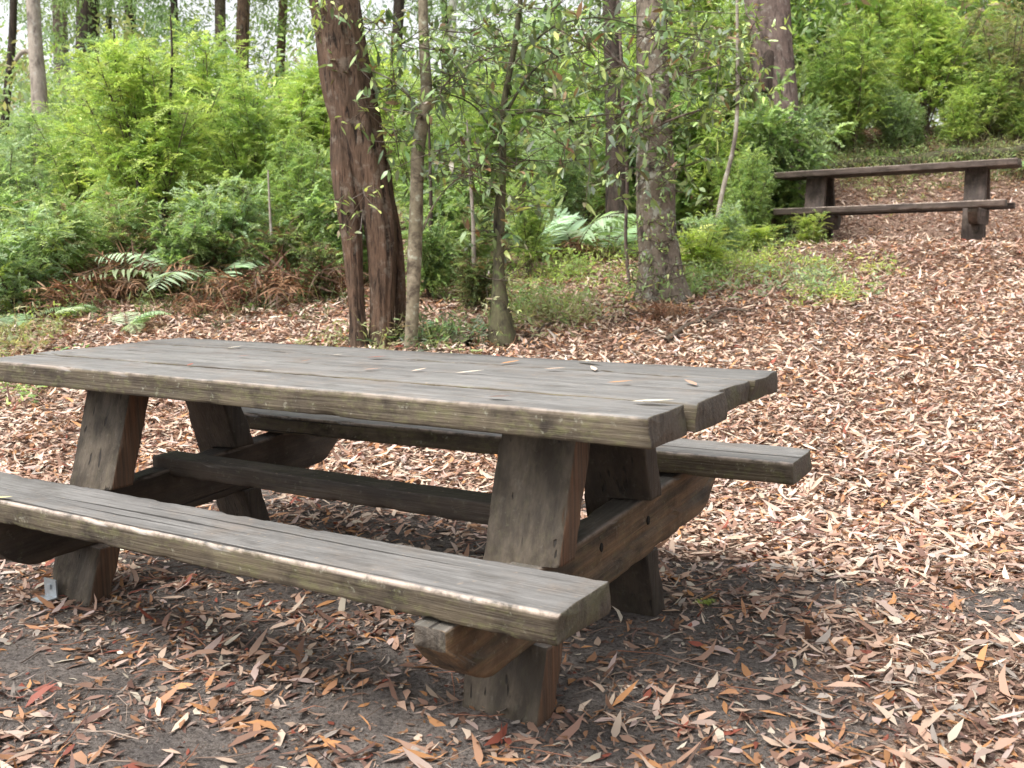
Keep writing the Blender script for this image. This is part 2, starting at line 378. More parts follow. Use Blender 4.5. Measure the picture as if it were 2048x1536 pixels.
def make_table(loc, rz, tilt, prm, mats, label):
    L, W, H, T = prm['L'], prm['W'], prm['H'], prm['T']
    root = empty('picnic_table', loc, rz); root.rotation_euler = (0, -tilt, rz)
    tag(root, label, 'picnic table')
    Bz = H-T
    # tabletop boards
    bw = W/4; ends = [(.0, .0), (.006, .014), (-.008, -.008), (.004, .0)]
    for i in range(4):
        a, c_ = ends[i]; y = -W/2+bw*(i+.5)
        gap = .014 if i in (0, 1) else .007
        th = T if i < 2 else T-.010
        # skew of the whole top
        k = prm.get('trot', 0)
        x0, x1 = -L/2+a-.004, L/2+c_-.004
        timber('tabletop_board', (x0-k*y, y+k*x0, H-th/2+(.002 if i % 2 else 0)), (1, k, 0), (-k, 1, 0), (0, 0, 1), x1-x0, bw-gap, th, mats[0], root, topwear=0. if i else .45, wside=-1, rough=1.1)
    # cleats under the top, above each leg pair
    # legs
    xr, xl, lw, lt = prm['xr'], prm['xl'], prm['lw'], prm['lt']
    for fx in (xl, xr-lw/2):
        for sgn in (1, -1):
            yt = sgn*(prm['yt']+lt/2); yb = sgn*(prm['ybt']+lt/2)
            zt, zb = Bz-.002, -.06
            yb2 = yt+(yb-yt)*(zt-zb)/zt
            rise = prm.get('hf', prm['hb'])-prm.get('tf', prm['tb'])-prm['hb']+prm['tb']
            ztop = prm['hb']-prm['tb']-.001+rise*(.045/.068 if sgn < 0 else .009/.068)
            def sh(x, yt=yt, yb2=yb2, ztop=ztop, sgn_=sgn):
                z = zt-x
                if ztop-.167 < z < ztop+.004: return (.066, (yb2-yt)*x/(zt-zb), lw-.132, lt)
                if sgn_ < 0 and z < ztop-.1: return (.019, (yb2-yt)*x/(zt-zb), lw-.038, lt)
                return (0, (yb2-yt)*x/(zt-zb), lw, lt)
            # local X points down, Y along table, Z across the table
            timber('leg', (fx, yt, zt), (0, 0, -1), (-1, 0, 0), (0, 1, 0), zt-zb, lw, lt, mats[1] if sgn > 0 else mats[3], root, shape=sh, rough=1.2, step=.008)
    # crossbeams
    bz1 = prm['hb']-prm['tb']-.001; bz0 = bz1-.165
    for fx in (xr-.042, xl+lw/2-.042):
        ya, yb = -.712, .86
        LB = yb-ya
        def sh(x, LB=LB):
            e = min(x, LB-x); k = min(1, e/.17); k = 1-(1-k)**2
            t = .165*(.28+.72*k) if e < .17 else .165
            return (0, (.165-t)/2, .088, t)
        rise = prm.get('hf', prm['hb'])-prm.get('tf', prm['tb'])-prm['hb']+prm['tb']
        ez_ = Vector((0, -rise*.8, 1)).normalized(); ex_ = Vector((0, 1, rise*.8)).normalized()
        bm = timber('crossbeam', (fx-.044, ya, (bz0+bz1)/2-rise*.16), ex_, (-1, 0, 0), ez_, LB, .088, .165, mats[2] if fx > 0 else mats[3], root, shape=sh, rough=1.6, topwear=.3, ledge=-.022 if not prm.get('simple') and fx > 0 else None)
        # long split ledge in the outer face and bolt holes
        for (yy, zz) in ((-.29, .012), (-.005, .03), (.30, .012)):
            if prm.get('simple') or fx < 0: break
            xs_ = yy-ya; V = [(xs_, -.0455, zz)]; N = 10
            for k in range(N): V.append((xs_+.0085*math.cos(k*2*math.pi/N), -.0468, zz+.0125*math.sin(k*2*math.pi/N)))
            lp = []; st = []
            for k in range(N): st.append(len(lp)); lp += [0, 1+k, 1+(k+1) % N]
            for k in range(N): V.append((xs_+.0105*math.cos(k*2*math.pi/N), -.043, zz+.0145*math.sin(k*2*math.pi/N)))
            for k in range(N): st.append(len(lp)); lp += [1+k, 1+N+k, 1+N+(k+1) % N, 1+(k+1) % N]
            link('bolt_hole', npmesh('bolt_hole', V, lp, st), M['hole'], bm)
    # stretcher resting on the crossbeams
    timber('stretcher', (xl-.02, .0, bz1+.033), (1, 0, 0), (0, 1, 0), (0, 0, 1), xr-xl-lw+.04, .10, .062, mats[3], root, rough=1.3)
    # seats
    k = prm.get('nrot', 0); hb = prm['hb']; tb = prm['tb']; Lb = prm['Lb']; wb = prm['wb']; y0 = prm['yb']+wb/2
    timber('bench_seat', (-Lb/2-k*y0, y0-k*Lb/2, hb-tb/2), Vector((1, k, -.0024)).normalized(), (-k, 1, 0), (0, 0, 1), Lb, wb, tb, mats[0], root, topwear=1., wside=-1, rough=1.3)
    k = prm.get('frot', 0); Lf = prm.get('Lf', Lb); y0 = prm.get('yf', -prm['yb']-wb)+wb/2; hf = prm.get('hf', hb)
    tf = prm.get('tf', tb)
    fd = prm.get('fdx', 0)
    timber('bench_seat', (fd-Lf/2-k*y0, y0+k*(fd-Lf/2), hf-tf/2), Vector((1, k, 0)).normalized(), Vector((-k, 1, 0)).normalized(), (0, 0, 1), Lf, wb, tf, mats[0], root, topwear=.7, wside=-1, rough=1.2)
    return root
m_, n_ = mat_new('hole'); NB(n_).out((.012, .01, .008), .9); M['hole'] = m_
m_, n_ = mat_new('galvanised_steel'); b_ = NB(n_); p_ = b_.out(b_.mix(b_.noise(b_.objvec((1, 1, 1)), 60), (.3, .33, .35), (.5, .54, .57)), .45); p_.inputs['Metallic'].default_value = .6; M['steel'] = m_

NEAR = dict(L=2.4459, W=.8421, H=.75, T=.078, hb=.4044, tb=.0662, wb=.2224, yb=-.6921, Lb=2.2753, xr=.929, xl=-.791, lw=.2128, lt=.0839,
            yt=-.2119, ybt=-.4276, nrot=-.0059, frot=.0361, Lf=2.30, fdx=.109, yf=.4704, hf=.4724, tf=.0662, trot=-.0214)
# the fitted top is a little thinner than the boards' side face
NEAR['T'] = .0665
table = make_table((0, 0, 0), 0, 0, NEAR, (M['wood'], M['wood_leg'], M['wood_beam'], M['wood_shade_tint']), 'large weathered grey timber picnic table with two bench seats in the foreground')
# galvanised angle bracket at the foot of the near left leg
def box_verts(V, F, x0, x1, y0, y1, z0, z1):
    b0 = len(V)
    V += [(x0, y0, z0), (x1, y0, z0), (x1, y1, z0), (x0, y1, z0), (x0, y0, z1), (x1, y0, z1), (x1, y1, z1), (x0, y1, z1)]
    for f in ((0, 3, 2, 1), (4, 5, 6, 7), (0, 1, 5, 4), (1, 2, 6, 5), (2, 3, 7, 6), (3, 0, 4, 7)): F.append([b0+i for i in f])
V, Fc = [], []
box_verts(V, Fc, -.03, .03, 0, .005, 0, .06); box_verts(V, Fc, -.03, .03, -.05, 0, 0, .005)
box_verts(V, Fc, -.007, .007, -.006, -.0002, .03, .044)
me = bpy.data.meshes.new('bracket'); me.from_pydata(V, [], Fc)
br = link('bracket', me, M['steel'], table, smooth=False); br.location = (-.845, -.447, .012)
FAR = dict(NEAR); FAR.update(H=.8277, hb=.4163, yb=-.743, nrot=0, frot=0, trot=0, fdx=0, Lf=2.3, yf=.5, hf=.4163, Lb=2.2753, simple=True, xl=-.80)
table2 = make_table((FT[0], FT[1], FTZ), .0389, .0143, FAR, (M['wood_far'],)*4, 'dark brown timber picnic table with bench seats further up the slope')

# ------------------------------------------------------------------ leaves
def norm(a): return a/np.maximum(np.linalg.norm(a, axis=-1, keepdims=True), 1e-9)
def leaf_arrays(pos, dr, up, L, Wd, col, bend=0., lance=True, sickle=None):
    """pos,dr,up (n,3); L,Wd (n,); col (n,3) -> V, loops, starts, colours"""
    n = len(pos); dr = norm(dr); side = norm(np.cross(dr, up)); nrm = np.cross(side, dr)
    L = L[:, None]; Wd = Wd[:, None]; bend = np.broadcast_to(np.asarray(bend), (n,))[:, None]
    sk = 0 if sickle is None else sickle[:, None]
    def pt(t, w_): return pos+dr*L*t+side*(Wd*w_+sk*L*4*t*(1-t)*.5)+nrm*(-bend*L*t*t+abs(w_)*Wd*.25)
    if lance:
        pts = [pt(0, .08), pt(.33, -.5), pt(.33, .5), pt(.7, -.38), pt(.7, .38), pt(1, 0)]
        V = np.stack(pts, 1).reshape(-1, 3)
        b0 = (np.arange(n)*6)[:, None]
        lp = np.concatenate([b0+np.array([[0, 2, 1, 1, 2, 4, 3, 3, 4, 5]])], 1).ravel()
        st = (np.arange(n)*10)[:, None]+np.array([[0, 3, 7]])
        return V, lp, st.ravel(), np.repeat(col, 6, 0)
    pts = [pt(0, 0), pt(.45, .5), pt(1, 0), pt(.45, -.5)]
    V = np.stack(pts, 1).reshape(-1, 3)
    lp = np.arange(n*4); st = np.arange(n)*4
    return V, lp, st, np.repeat(col, 4, 0)
def tube_arrays(pts, rad, n=5):
    pts = np.asarray(pts, float); k = len(pts)
    tg = norm(np.gradient(pts, axis=0)); ref = np.array([0, 0, 1.]) if abs(tg[0][2]) < .9 else np.array([1., 0, 0])
    a = norm(np.cross(tg, ref)); c_ = np.cross(tg, a)
    th = np.arange(n)*2*np.pi/n
    V = pts[:, None]+(np.cos(th)[None, :, None]*a[:, None]+np.sin(th)[None, :, None]*c_[:, None])*np.asarray(rad)[:, None, None]
    i = np.arange(k-1)[:, None]*n; j = np.arange(n)[None]; j2 = (j+1) % n
    qd = np.stack([i+j, i+j2, i+n+j2, i+n+j], -1).reshape(-1, 4)
    return V.reshape(-1, 3), qd
class Acc:
    def __init__(s): s.V = []; s.l = []; s.s = []; s.c = []; s.nv = 0; s.nl = 0
    def add(s, V, l, st, c):
        s.V.append(V); s.l.append(np.asarray(l)+s.nv); s.s.append(np.asarray(st)+s.nl); s.c.append(c)
        s.nv += len(V); s.nl += len(l)
    def tube(s, pts, rad, n=5, col=(.2, .2, .2)):
        V, qd = tube_arrays(pts, rad, n); s.add(V, qd.ravel(), np.arange(len(qd))*4, np.tile(np.array(col), (len(V), 1)))
    def mesh(s, name): return npmesh(name, np.concatenate(s.V), np.concatenate(s.l), np.concatenate(s.s), np.concatenate(s.c))

PAL = {
 'bright': [(.36, .50, .13), (.42, .57, .15), (.28, .43, .11), (.47, .60, .19), (.22, .35, .10)],
 'mid': [(.23, .36, .12), (.29, .43, .14), (.17, .29, .10), (.34, .48, .17), (.25, .37, .15)],
 'blue': [(.26, .39, .20), (.33, .47, .26), (.20, .31, .16), (.39, .53, .31), (.28, .40, .22)],
 'dark': [(.09, .17, .06), (.14, .25, .08), (.19, .31, .11), (.26, .38, .14), (.14, .2, .12)],
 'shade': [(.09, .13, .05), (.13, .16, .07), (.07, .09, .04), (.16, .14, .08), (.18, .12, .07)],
 'olive': [(.27, .32, .13), (.32, .37, .16), (.2, .25, .11), (.37, .40, .20), (.32, .26, .16)],
 'yellow': [(.48, .60, .15), (.54, .65, .19), (.42, .55, .14), (.36, .48, .13), (.29, .42, .12)],
 'dead': [(.24, .12, .065), (.32, .18, .10), (.16, .085, .05), (.40, .25, .15), (.12, .07, .045)],
 'fern': [(.36, .49, .30), (.43, .56, .37), (.31, .44, .25), (.50, .62, .43), (.33, .44, .24)],
}
def pick(rs, key, n, jit=.18):
    P = np.array(PAL[key]); c = P[rs.randint(0, len(P), n)]
    if key not in ('dead', 'shade', 'fern'): c = c*np.array([1.12, 1.06, 1.1])+np.array([.028, .02, .03])
    return c*(1+rs.uniform(-jit, jit, (n, 1)))*(1+rs.uniform(-.06, .06, (n, 3)))

def feathery(seed, hgt, rad, nst, ntw, key, leafL=.055, leafW=.013, low=.12, key2=None):
    """many-stemmed shrub with sprays of narrow leaves -> (stem mesh, foliage mesh)"""
    rs = np.random.RandomState(seed); S = Acc(); A = Acc()
    tws = []
    for i in range(nst):
        az = rs.uniform(0, 2*np.pi); out_ = rad*rs.uniform(.1, .85); h = hgt*rs.uniform(.72, 1.02)*(1-.2*out_/rad)
        t = np.linspace(0, 1, 9); wob = rs.normal(0, .025, (9, 2)).cumsum(0)*hgt*.4
        p = np.stack([np.cos(az)*out_*t**1.3+wob[:, 0]*t, np.sin(az)*out_*t**1.3+wob[:, 1]*t, h*t], -1)
        p[0, :2] += rs.normal(0, .05, 2)
        S.tube(p, .013*hgt/2.2*(1-t*.85)+.002, 5)
        for k in range(ntw//nst):
            tt = low+(1-low)*rs.uniform(0, 1)**.85
            f = tt*8; i0 = min(7, int(f)); base = p[i0]+(p[i0+1]-p[i0])*(f-i0)
            a2 = rs.uniform(0, 2*np.pi); bl = rad*rs.uniform(.15, .62)*(1.08-tt*.75)
            dr = np.array([np.cos(a2), np.sin(a2), rs.uniform(.05, .75)]); dr /= np.linalg.norm(dr)
            mid = base+dr*bl*.6; end = base+dr*bl+np.array([0, 0, -.05*bl])
            if k % 3 == 0: S.tube(np.array([base, mid, end]), [.004, .003, .0015], 3)
            for _ in range(2):
                d2 = dr+rs.normal(0, .45, 3); d2[2] += rs.uniform(-.1, .35); d2 /= np.linalg.norm(d2)
                st0 = base+(end-base)*rs.uniform(.45, 1.)
                tws.append((st0, d2, rs.uniform(.16, .34), tt))
    # leaflets along each twig
    nl = 22; n = len(tws)
    O = np.array([t[0] for t in tws]); D = np.array([t[1] for t in tws]); Ln = np.array([t[2] for t in tws]); TT = np.array([t[3] for t in tws])
    u = (np.arange(nl)+.5)/nl
    pos = O[:, None]+D[:, None]*(Ln[:, None]*u)[..., None]; pos[..., 2] -= (Ln[:, None]*.35*u**2)
    upv = np.array([0, 0, 1.])+rs.normal(0, .25, (n, 3)); sidev = norm(np.cross(D, upv))
    sg = np.where(np.arange(nl) % 2 == 0, 1, -1)
    dr = D[:, None]*.75+sidev[:, None]*sg[None, :, None]*.8+rs.normal(0, .18, (n, nl, 3))
    up = norm(upv)[:, None]+rs.normal(0, .3, (n, nl, 3))
    col = pick(rs, key, n, .22)
    if key2:
        m2 = rs.uniform(0, 1, n) < .25; col[m2] = pick(rs, key2, int(m2.sum()))
    col = col[:, None]*(1+rs.uniform(-.15, .15, (n, nl, 1)))
    Lf = leafL*rs.uniform(.7, 1.3, n*nl)*np.tile(1.1-.5*u, n)
    A.add(*leaf_arrays(pos.reshape(-1, 3), dr.reshape(-1, 3), up.reshape(-1, 3), Lf, leafW*rs.uniform(.8, 1.2, n*nl), col.reshape(-1, 3), .1, lance=False))
    # small stuff scattered between
    return S.mesh('stem'), A.mesh('foliage')

def make_shrub(name, meshes, loc, scale, rz, label, cat, group, bark='twig', leaf='leaf'):
    r = empty(name, loc, rz); r.scale = scale if isinstance(scale, tuple) else (scale,)*3
    for nm, me in zip(('stem', 'foliage'), meshes):
        o = bpy.data.objects.new(nm, me); C.objects.link(o); o.parent = r
        if not me.materials: me.materials.append(M[bark if nm == 'stem' else leaf])
    tag(r, label, cat, group); return r

PR = {
 'b1': feathery(1, 2.2, 1.2, 16, 900, 'bright', .06, .015, .2, 'yellow'),
 'b2': feathery(2, 2.2, 1.15, 15, 820, 'bright', .06, .015, .2, 'mid'),
 'm1': feathery(3, 2.2, 1.2, 15, 820, 'mid', .06, .015, .15, 'bright'),
 'm2': feathery(4, 2.2, 1.15, 15, 820, 'blue', .06, .015, .15, 'mid'),
 'o1': feathery(5, 2.2, 1.15, 18, 640, 'olive', .055, .015, .12, 'mid'),
 'l1': feathery(6, 1.1, .8, 13, 400, 'mid', .05, .016, .05, 'olive'),
 'l2': feathery(7, 1.1, .78, 13, 400, 'blue', .055, .017, .05, 'bright'),
 'g1': feathery(10, 1.6, 1.0, 14, 420, 'mid', .06, .030, .08, 'dark'),
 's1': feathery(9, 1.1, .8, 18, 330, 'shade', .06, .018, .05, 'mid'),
 'y1': feathery(8, .8, .42, 9, 130, 'yellow', .07, .016, .1),
}
PH = {'b1': 2.2, 'b2': 2.2, 'm1': 2.2, 'm2': 2.2, 'o1': 2.2, 'l1': 1.1, 'l2': 1.1, 's1': 1.1, 'g1': 1.6, 'y1': .8}
def shrub(px, d, top, kind, wid, label, group='shrubs of the understorey', rz=None):
    p = on_ground(px, d); hor = 487-(px-1024)*.0146
    h = CAM[2]+(hor-top)/F_PX*d-p.z
    sz = h/PH[kind]
    return make_shrub('shrub', PR[kind], (p.x, p.y, p.z-.03), (sz*wid, sz*wid, sz), rz if rz is not None else (px*.37+d) % 6.28, label, 'shrub', group)
SH = [
 (330, 10.4, 90, 'b1', .95, 'tall bright lime green feathery shrub, biggest on the left side'),
 (520, 11.2, 150, 'b2', .9, 'bright green feathery shrub just left of the big brown trunk'),
 (190, 11.6, 190, 'b2', .9, 'light green shrub behind and left of the tallest lime green shrub'),
 (20, 10.8, 270, 'm2', .95, 'soft bluish green shrub at the left edge of the photo'),
 (600, 9.9, 270, 'm1', .8, 'mid green shrub touching the left side of the big brown trunk'),
 (455, 9.5, 350, 'l2', .9, 'low leafy shrub in front of the lime green shrubs, left of big trunk'),
 (250, 9.7, 370, 'l1', .9, 'low mid green shrub above the dead brown bracken on the left'),
 (90, 12.8, 210, 'm2', .9, 'hazy green shrub far left between pale trunk and lime shrub'),
 (40, 8.3, 400, 'l2', .95, 'pale green low shrub at left edge nearest the table'),
 (130, 8.9, 380, 'l1', .85, 'low green shrub beside the pale one at the left edge'),
 (880, 11.0, 210, 'm1', .85, 'green shrub seen between the big trunk and the thin dark sapling'),
 (760, 12.6, 90, 'b1', .9, 'light green shrub rising behind the big brown trunk'),
 (980, 12.8, 130, 'b2', .9, 'bright green shrub behind the thin dark sapling'),
 (1120, 11.8, 230, 'm2', .85, 'bluish green shrub left of the mottled tree'),
 (930, 9.6, 400, 'l1', .8, 'low dark green shrub right of the slim grey sapling'),
 (1170, 13.6, 90, 'b2', .85, 'bright green shrub behind the dark trunk left of mottled tree'),
 (1410, 12.0, 190, 'b1', .8, 'green feathery shrub right of the mottled tree'),
 (1500, 11.3, 300, 'm1', .75, 'mid green shrub left of the far table'),
 (1440, 10.2, 400, 'l2', .8, 'low light green shrub between mottled tree and far table'),
 (1350, 13.8, 30, 'b2', .85, 'tall green shrub behind the mottled tree'),
 (1600, 13.3, 200, 'm2', .75, 'bluish green shrub below the big upper right trunk'),
 (1700, 14.6, 40, 'b2', .85, 'tall light green shrub right of the big upper right trunk'),
 (1840, 15.2, -10, 'b1', .9, 'tallest bright green shrub above the far table'),
 (1990, 15.0, 10, 'o1', .9, 'olive green twiggy shrub at the upper right corner'),
 (1770, 15.0, 170, 'm2', .8, 'soft green shrub directly behind the middle of the far table'),
 (1900, 15.1, 190, 'm1', .75, 'mid green shrub behind the right half of the far table'),
 (2040, 14.9, 200, 'o1', .75, 'olive brown shrub at the right edge behind far table'),
 (1460, 14.2, 20, 'm1', .9, 'dense green shrub left of the big upper right trunk'),
 (1680, 14.7, 240, 'l1', .85, 'low shrub behind the left end of the far table'),
 (420, 12.6, 60, 'b2', 1.0, 'yellow green shrub rising behind the gap right of the tallest left shrub'),
 (620, 12.4, 120, 'b1', .95, 'bright shrub immediately left of the big brown trunk at mid height'),
 (1260, 12.6, 140, 'm1', .9, 'green shrub filling the space between the dark trunk and mottled tree'),
 (1060, 14.5, 20, 'm2', .95, 'tall hazy shrub behind the thin dark sapling'),
 (1240, 15.5, 0, 'b1', .9, 'tall light shrub far behind the dark trunk near the mottled tree'),
 (1750, 17.5, -60, 'b1', 1.0, 'bright shrub highest on the bank, centre of the far right group'),
 (1580, 17.0, -40, 'm1', 1.0, 'dense mid green shrub behind the big upper right trunk'),
 (1920, 17.5, -60, 'm2', 1.0, 'bluish shrub on top of the bank at upper right'),
 (2080, 17.0, -40, 'b2', 1.0, 'light shrub cut by the right edge at the top corner'),
 (1400, 16.5, -40, 'b1', 1.0, 'light green shrub high behind the leaning pale stem'),
 (1650, 14.9, 120, 'm1', .95, 'mid green shrub on the bank left of the far table centre'),
 (1960, 14.9, 130, 'b2', .95, 'light shrub on the bank above the far table right end'),
 (1670, 14.6, 175, 'b2', .9, 'bright feathery shrub leaning over the left part of the mossy log'),
 (1790, 14.7, 190, 'm2', .95, 'soft bluish shrub close behind the far table, over the log'),
 (1905, 14.6, 175, 'b1', .9, 'light feathery shrub close above the right half of the far table'),
 (2020, 14.7, 180, 'b2', .9, 'light shrub hanging over the log near the right edge'),
 (1700, 14.9, 265, 'l1', 1.5, 'low bushy growth behind the left part of the mossy log'),
 (1790, 15.2, 245, 's1', 1.5, 'dark brushwood behind the middle of the mossy log'),
 (1880, 15.0, 255, 'l2', 1.5, 'bluish low growth behind the mossy log, right of its middle'),
 (1960, 15.2, 245, 's1', 1.5, 'brown brushwood behind the right part of the mossy log'),
 (2040, 14.9, 260, 'l1', 1.4, 'low growth behind the mossy log at the right edge'),
 (1545, 12.6, 150, 'g1', .7, 'leafy shrub hiding the foot of the big upper right trunk'),
 (1490, 11.6, 290, 'b2', .7, 'light shrub beside the leaning pale stem, left of far table'),
 (860, 8.7, 400, 'g1', .7, 'dark leafy shrub between the grey sapling and the thin dark sapling'),
 (960, 8.3, 500, 's1', .9, 'twiggy brown brush left of the mossy sapling foot'),
 (1060, 9.6, 330, 'b2', .7, 'bright shrub between the thin dark sapling and the fern'),
 (920, 10.0, 300, 'g1', .85, 'rounded dark leaved shrub behind the two saplings'),
 (1400, 9.6, 440, 'y1', 1.3, 'yellow green bush just right of the mottled tree'),
 (720, 9.4, 330, 'g1', .8, 'dark leaved shrub seen behind the big forked trunk'),
 (370, 9.0, 400, 'g1', .8, 'round leaved bush in front of the tallest lime green shrub'),
 (60, 9.9, 330, 'g1', .9, 'round leaved bush at the left edge behind the pale shrub'),
 (1320, 12.2, 120, 'g1', .9, 'darker shrub directly behind the mottled tree'),
 (1820, 14.8, 230, 'g1', .7, 'broad leaved bush on the bank above the far table'),
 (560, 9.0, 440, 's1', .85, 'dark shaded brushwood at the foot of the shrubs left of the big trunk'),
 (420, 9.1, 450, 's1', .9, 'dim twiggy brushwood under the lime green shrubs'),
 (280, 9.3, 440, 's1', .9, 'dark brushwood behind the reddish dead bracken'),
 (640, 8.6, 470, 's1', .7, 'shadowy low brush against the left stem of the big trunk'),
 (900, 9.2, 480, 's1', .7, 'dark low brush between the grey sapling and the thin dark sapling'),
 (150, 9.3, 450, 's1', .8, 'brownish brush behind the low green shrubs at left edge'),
]
for a in SH: shrub(*a)
# young bright plant in front of the far table's left leg
p = ground_at(1618, 492)
make_shrub('young_plant', PR['y1'], (p[0], p[1], p[2]-.02), (.42, .42, .5), .4, 'small bright yellow green plant in front of the far table left leg', 'young plant', None)
p = ground_at(1500, 500)
make_shrub('young_plant', PR['y1'], (p[0], p[1], p[2]-.02), (.7, .7, .38), 1.4, 'tiny yellow green seedling between the leaning stem and the far table', 'young plant', None)
p = ground_at(1408, 1212)
make_shrub('seedling', PR['y1'], (p[0], p[1], p[2]-.005), (.07, .07, .035), 1.4, 'tiny green seedling among leaves right of the near table leg', 'seedling', None)

# ------------------------------------------------------------------ trees
def trunk_mesh(paths, sides=28, rough=.05, vstep=.06, seed=0, flute=0., flare=.0):
    """paths: list of (points, radii); ridged tubes joined in one mesh"""
    A = Acc()
    for pi_, (pts, rad) in enumerate(paths):
        pts = np.array(pts, float); rad = np.array(rad, float)
        ln = np.concatenate([[0], np.cumsum(np.linalg.norm(np.diff(pts, axis=0), axis=1))])
        n = max(4, int(ln[-1]/vstep)); t = np.linspace(0, ln[-1], n)
        # smooth interpolation
        P = np.stack([np.interp(t, ln, pts[:, k]) for k in range(3)], -1); Rr = np.interp(t, ln, rad)
        for _ in range(6):
            P[1:-1] = (P[:-2]+P[2:]+2*P[1:-1])/4; Rr[1:-1] = (Rr[:-2]+Rr[2:]+2*Rr[1:-1])/4
        V, qd = tube_arrays(P, Rr, sides)
        V = V.reshape(n, sides, 3)
        for i in range(n):
            for j in range(sides):
                th = j*2*math.pi/sides
                k = 1+rough*noise.noise(Vector((math.cos(th)*4+seed+pi_*9, math.sin(th)*4, t[i]*1.3)))*1.6 \
                    + rough*noise.noise(Vector((math.cos(th)*11+seed, math.sin(th)*11, t[i]*3.1)))
                k += flare*max(0, 1-t[i]/.32)**2*(1+.5*math.cos(th*4+seed*1.3))
                if flute: k += flute*max(0, 1-t[i]/1.1)**2*(.5+.5*math.cos(th*5+seed))
                V[i, j] = P[i]+(V[i, j]-P[i])*k
        A.add(V.reshape(-1, 3), qd.ravel(), np.arange(len(qd))*4, np.tile(np.array([.2, .15, .1]), (n*sides, 1)))
    return A.mesh('trunk')
def px_path(d, lst, base=None):
    """list of (u, v, half-width px) at forward distance d -> points and radii"""
    pts = [P3(u, v, d) for u, v, r in lst]; rad = [r/F_PX*d for u, v, r in lst]
    pts[0] = pts[0].copy(); pts[0][2] -= .12
    return pts, rad
def depth_of(p): return float((np.array(p)-CAM)@FWD)
def tree(name, label, cat, paths, mat, group=None, **kw):
    o0 = Vector(paths[0][0][0])
    r = empty(name, o0)
    me = trunk_mesh([([np.array(p)-np.array(o0) for p in a], b_) for a, b_ in paths], **kw)
    link('trunk', me, M[mat], r); tag(r, label, cat, group)
    return r
def gd(u, v): return depth_of(ground_at(u, v))

d1 = gd(745, 695)
T1 = tree('tree', 'big leaning brown tree with forked base behind the near table', 'tree', [
    px_path(d1, [(764, 702, 26), (764, 660, 21), (765, 600, 23), (766, 545, 26), (764, 470, 31), (752, 400, 36), (728, 320, 46), (709, 240, 49), (695, 170, 49), (684, 100, 49), (672, 30, 48), (660, -60, 47), (640, -250, 44), (610, -600, 38), (590, -1100, 28), (600, -1600, 14)]),
    px_path(d1-.03, [(718, 702, 21), (716, 650, 15), (711, 600, 15), (708, 545, 17), (704, 480, 21), (698, 420, 24), (692, 360, 28), (686, 300, 26), (682, 240, 20)]),
    px_path(d1+.12, [(802, 690, 13), (800, 640, 10), (801, 560, 10), (796, 500, 12), (784, 430, 13), (764, 350, 14)]),
    ], 'bark_brown', sides=48, rough=.10, flute=.10, flare=.3, seed=3)
d2 = gd(821, 700)
T2 = tree('sapling', 'slim smooth grey barked sapling beside the big brown tree', 'tree', [
    px_path(d2, [(821, 703, 18), (823, 660, 13), (826, 600, 13), (829, 520, 14.5), (832, 440, 13.5), (834, 360, 12.5), (835, 300, 13), (841, 262, 14), (851, 225, 12.5), (855, 180, 11.5), (850, 130, 11), (847, 60, 10), (846, 0, 9.5), (846, -200, 8), (852, -500, 5)]),
    px_path(d2, [(838, 440, 2.4), (870, 400, 1.8), (920, 350, 1.4), (960, 330, 1)]),
    px_path(d2, [(848, 205, 3), (800, 165, 2), (740, 140, 1.4), (700, 120, 1)]),
    px_path(d2, [(856, 190, 3), (900, 150, 2), (960, 120, 1.4), (990, 90, 1)]),
    ], 'bark_smooth', sides=14, rough=.04, vstep=.04, seed=8)
d3 = gd(1003, 690)
T3 = tree('sapling', 'thin dark stemmed sapling with glossy broad leaves and mossy foot', 'tree', [
    px_path(d3, [(1006, 702, 34), (1003, 660, 26), (1000, 620, 20), (998, 570, 11), (1000, 500, 8), (1004, 400, 7), (1006, 300, 7), (1004, 230, 7), (1018, 150, 6), (1030, 90, 5.5), (1041, 0, 5), (1050, -120, 5), (1060, -300, 3)]),
    px_path(d3+.05, [(985, 690, 12), (990, 600, 8), (994, 500, 6), (990, 420, 5), (1012, 330, 4)]),
    px_path(d3, [(1012, 190, 3), (1060, 140, 2), (1110, 110, 1.4), (1180, 100, 1)]),
    px_path(d3, [(1004, 260, 3), (960, 215, 2), (920, 190, 1.4), (880, 185, 1)]),
    px_path(d3-.1, [(1006, 200, 2.5), (1070, 215, 2), (1140, 240, 1.5), (1230, 225, 1.2), (1290, 240, 1)]),
    px_path(d3-.1, [(1030, 90, 2.5), (1100, 50, 2), (1200, 30, 1.5), (1300, 60, 1.2), (1400, 70, 1)]),
    ], 'bark_moss', sides=12, rough=.10, vstep=.05, seed=5, flare=.2)
d4 = gd(1320, 597)
T4 = tree('tree', 'straight mottled grey brown tree with lichen patches in the middle right', 'tree', [
    px_path(d4, [(1324, 602, 58), (1320, 575, 47), (1318, 530, 41), (1313, 470, 38), (1311, 400, 38), (1309, 300, 36), (1306, 200, 33), (1304, 100, 31), (1302, 0, 30), (1300, -200, 28), (1300, -600, 22), (1310, -1100, 10)]),
    ], 'bark_mottled', sides=32, rough=.07, flute=.12, flare=.25, seed=12)
d5 = 11.3
p5 = on_ground(1232, d5)
T5 = tree('tree', 'dark trunk standing behind and left of the mottled tree', 'tree', [
    px_path(d5, [(1236, 505, 30), (1233, 450, 24), (1232, 380, 21), (1230, 250, 19), (1226, 120, 18), (1222, 0, 18), (1215, -300, 15), (1210, -700, 7)]),
    ], 'bark_dark', sides=20, rough=.07, seed=15)
d6 = 13.0
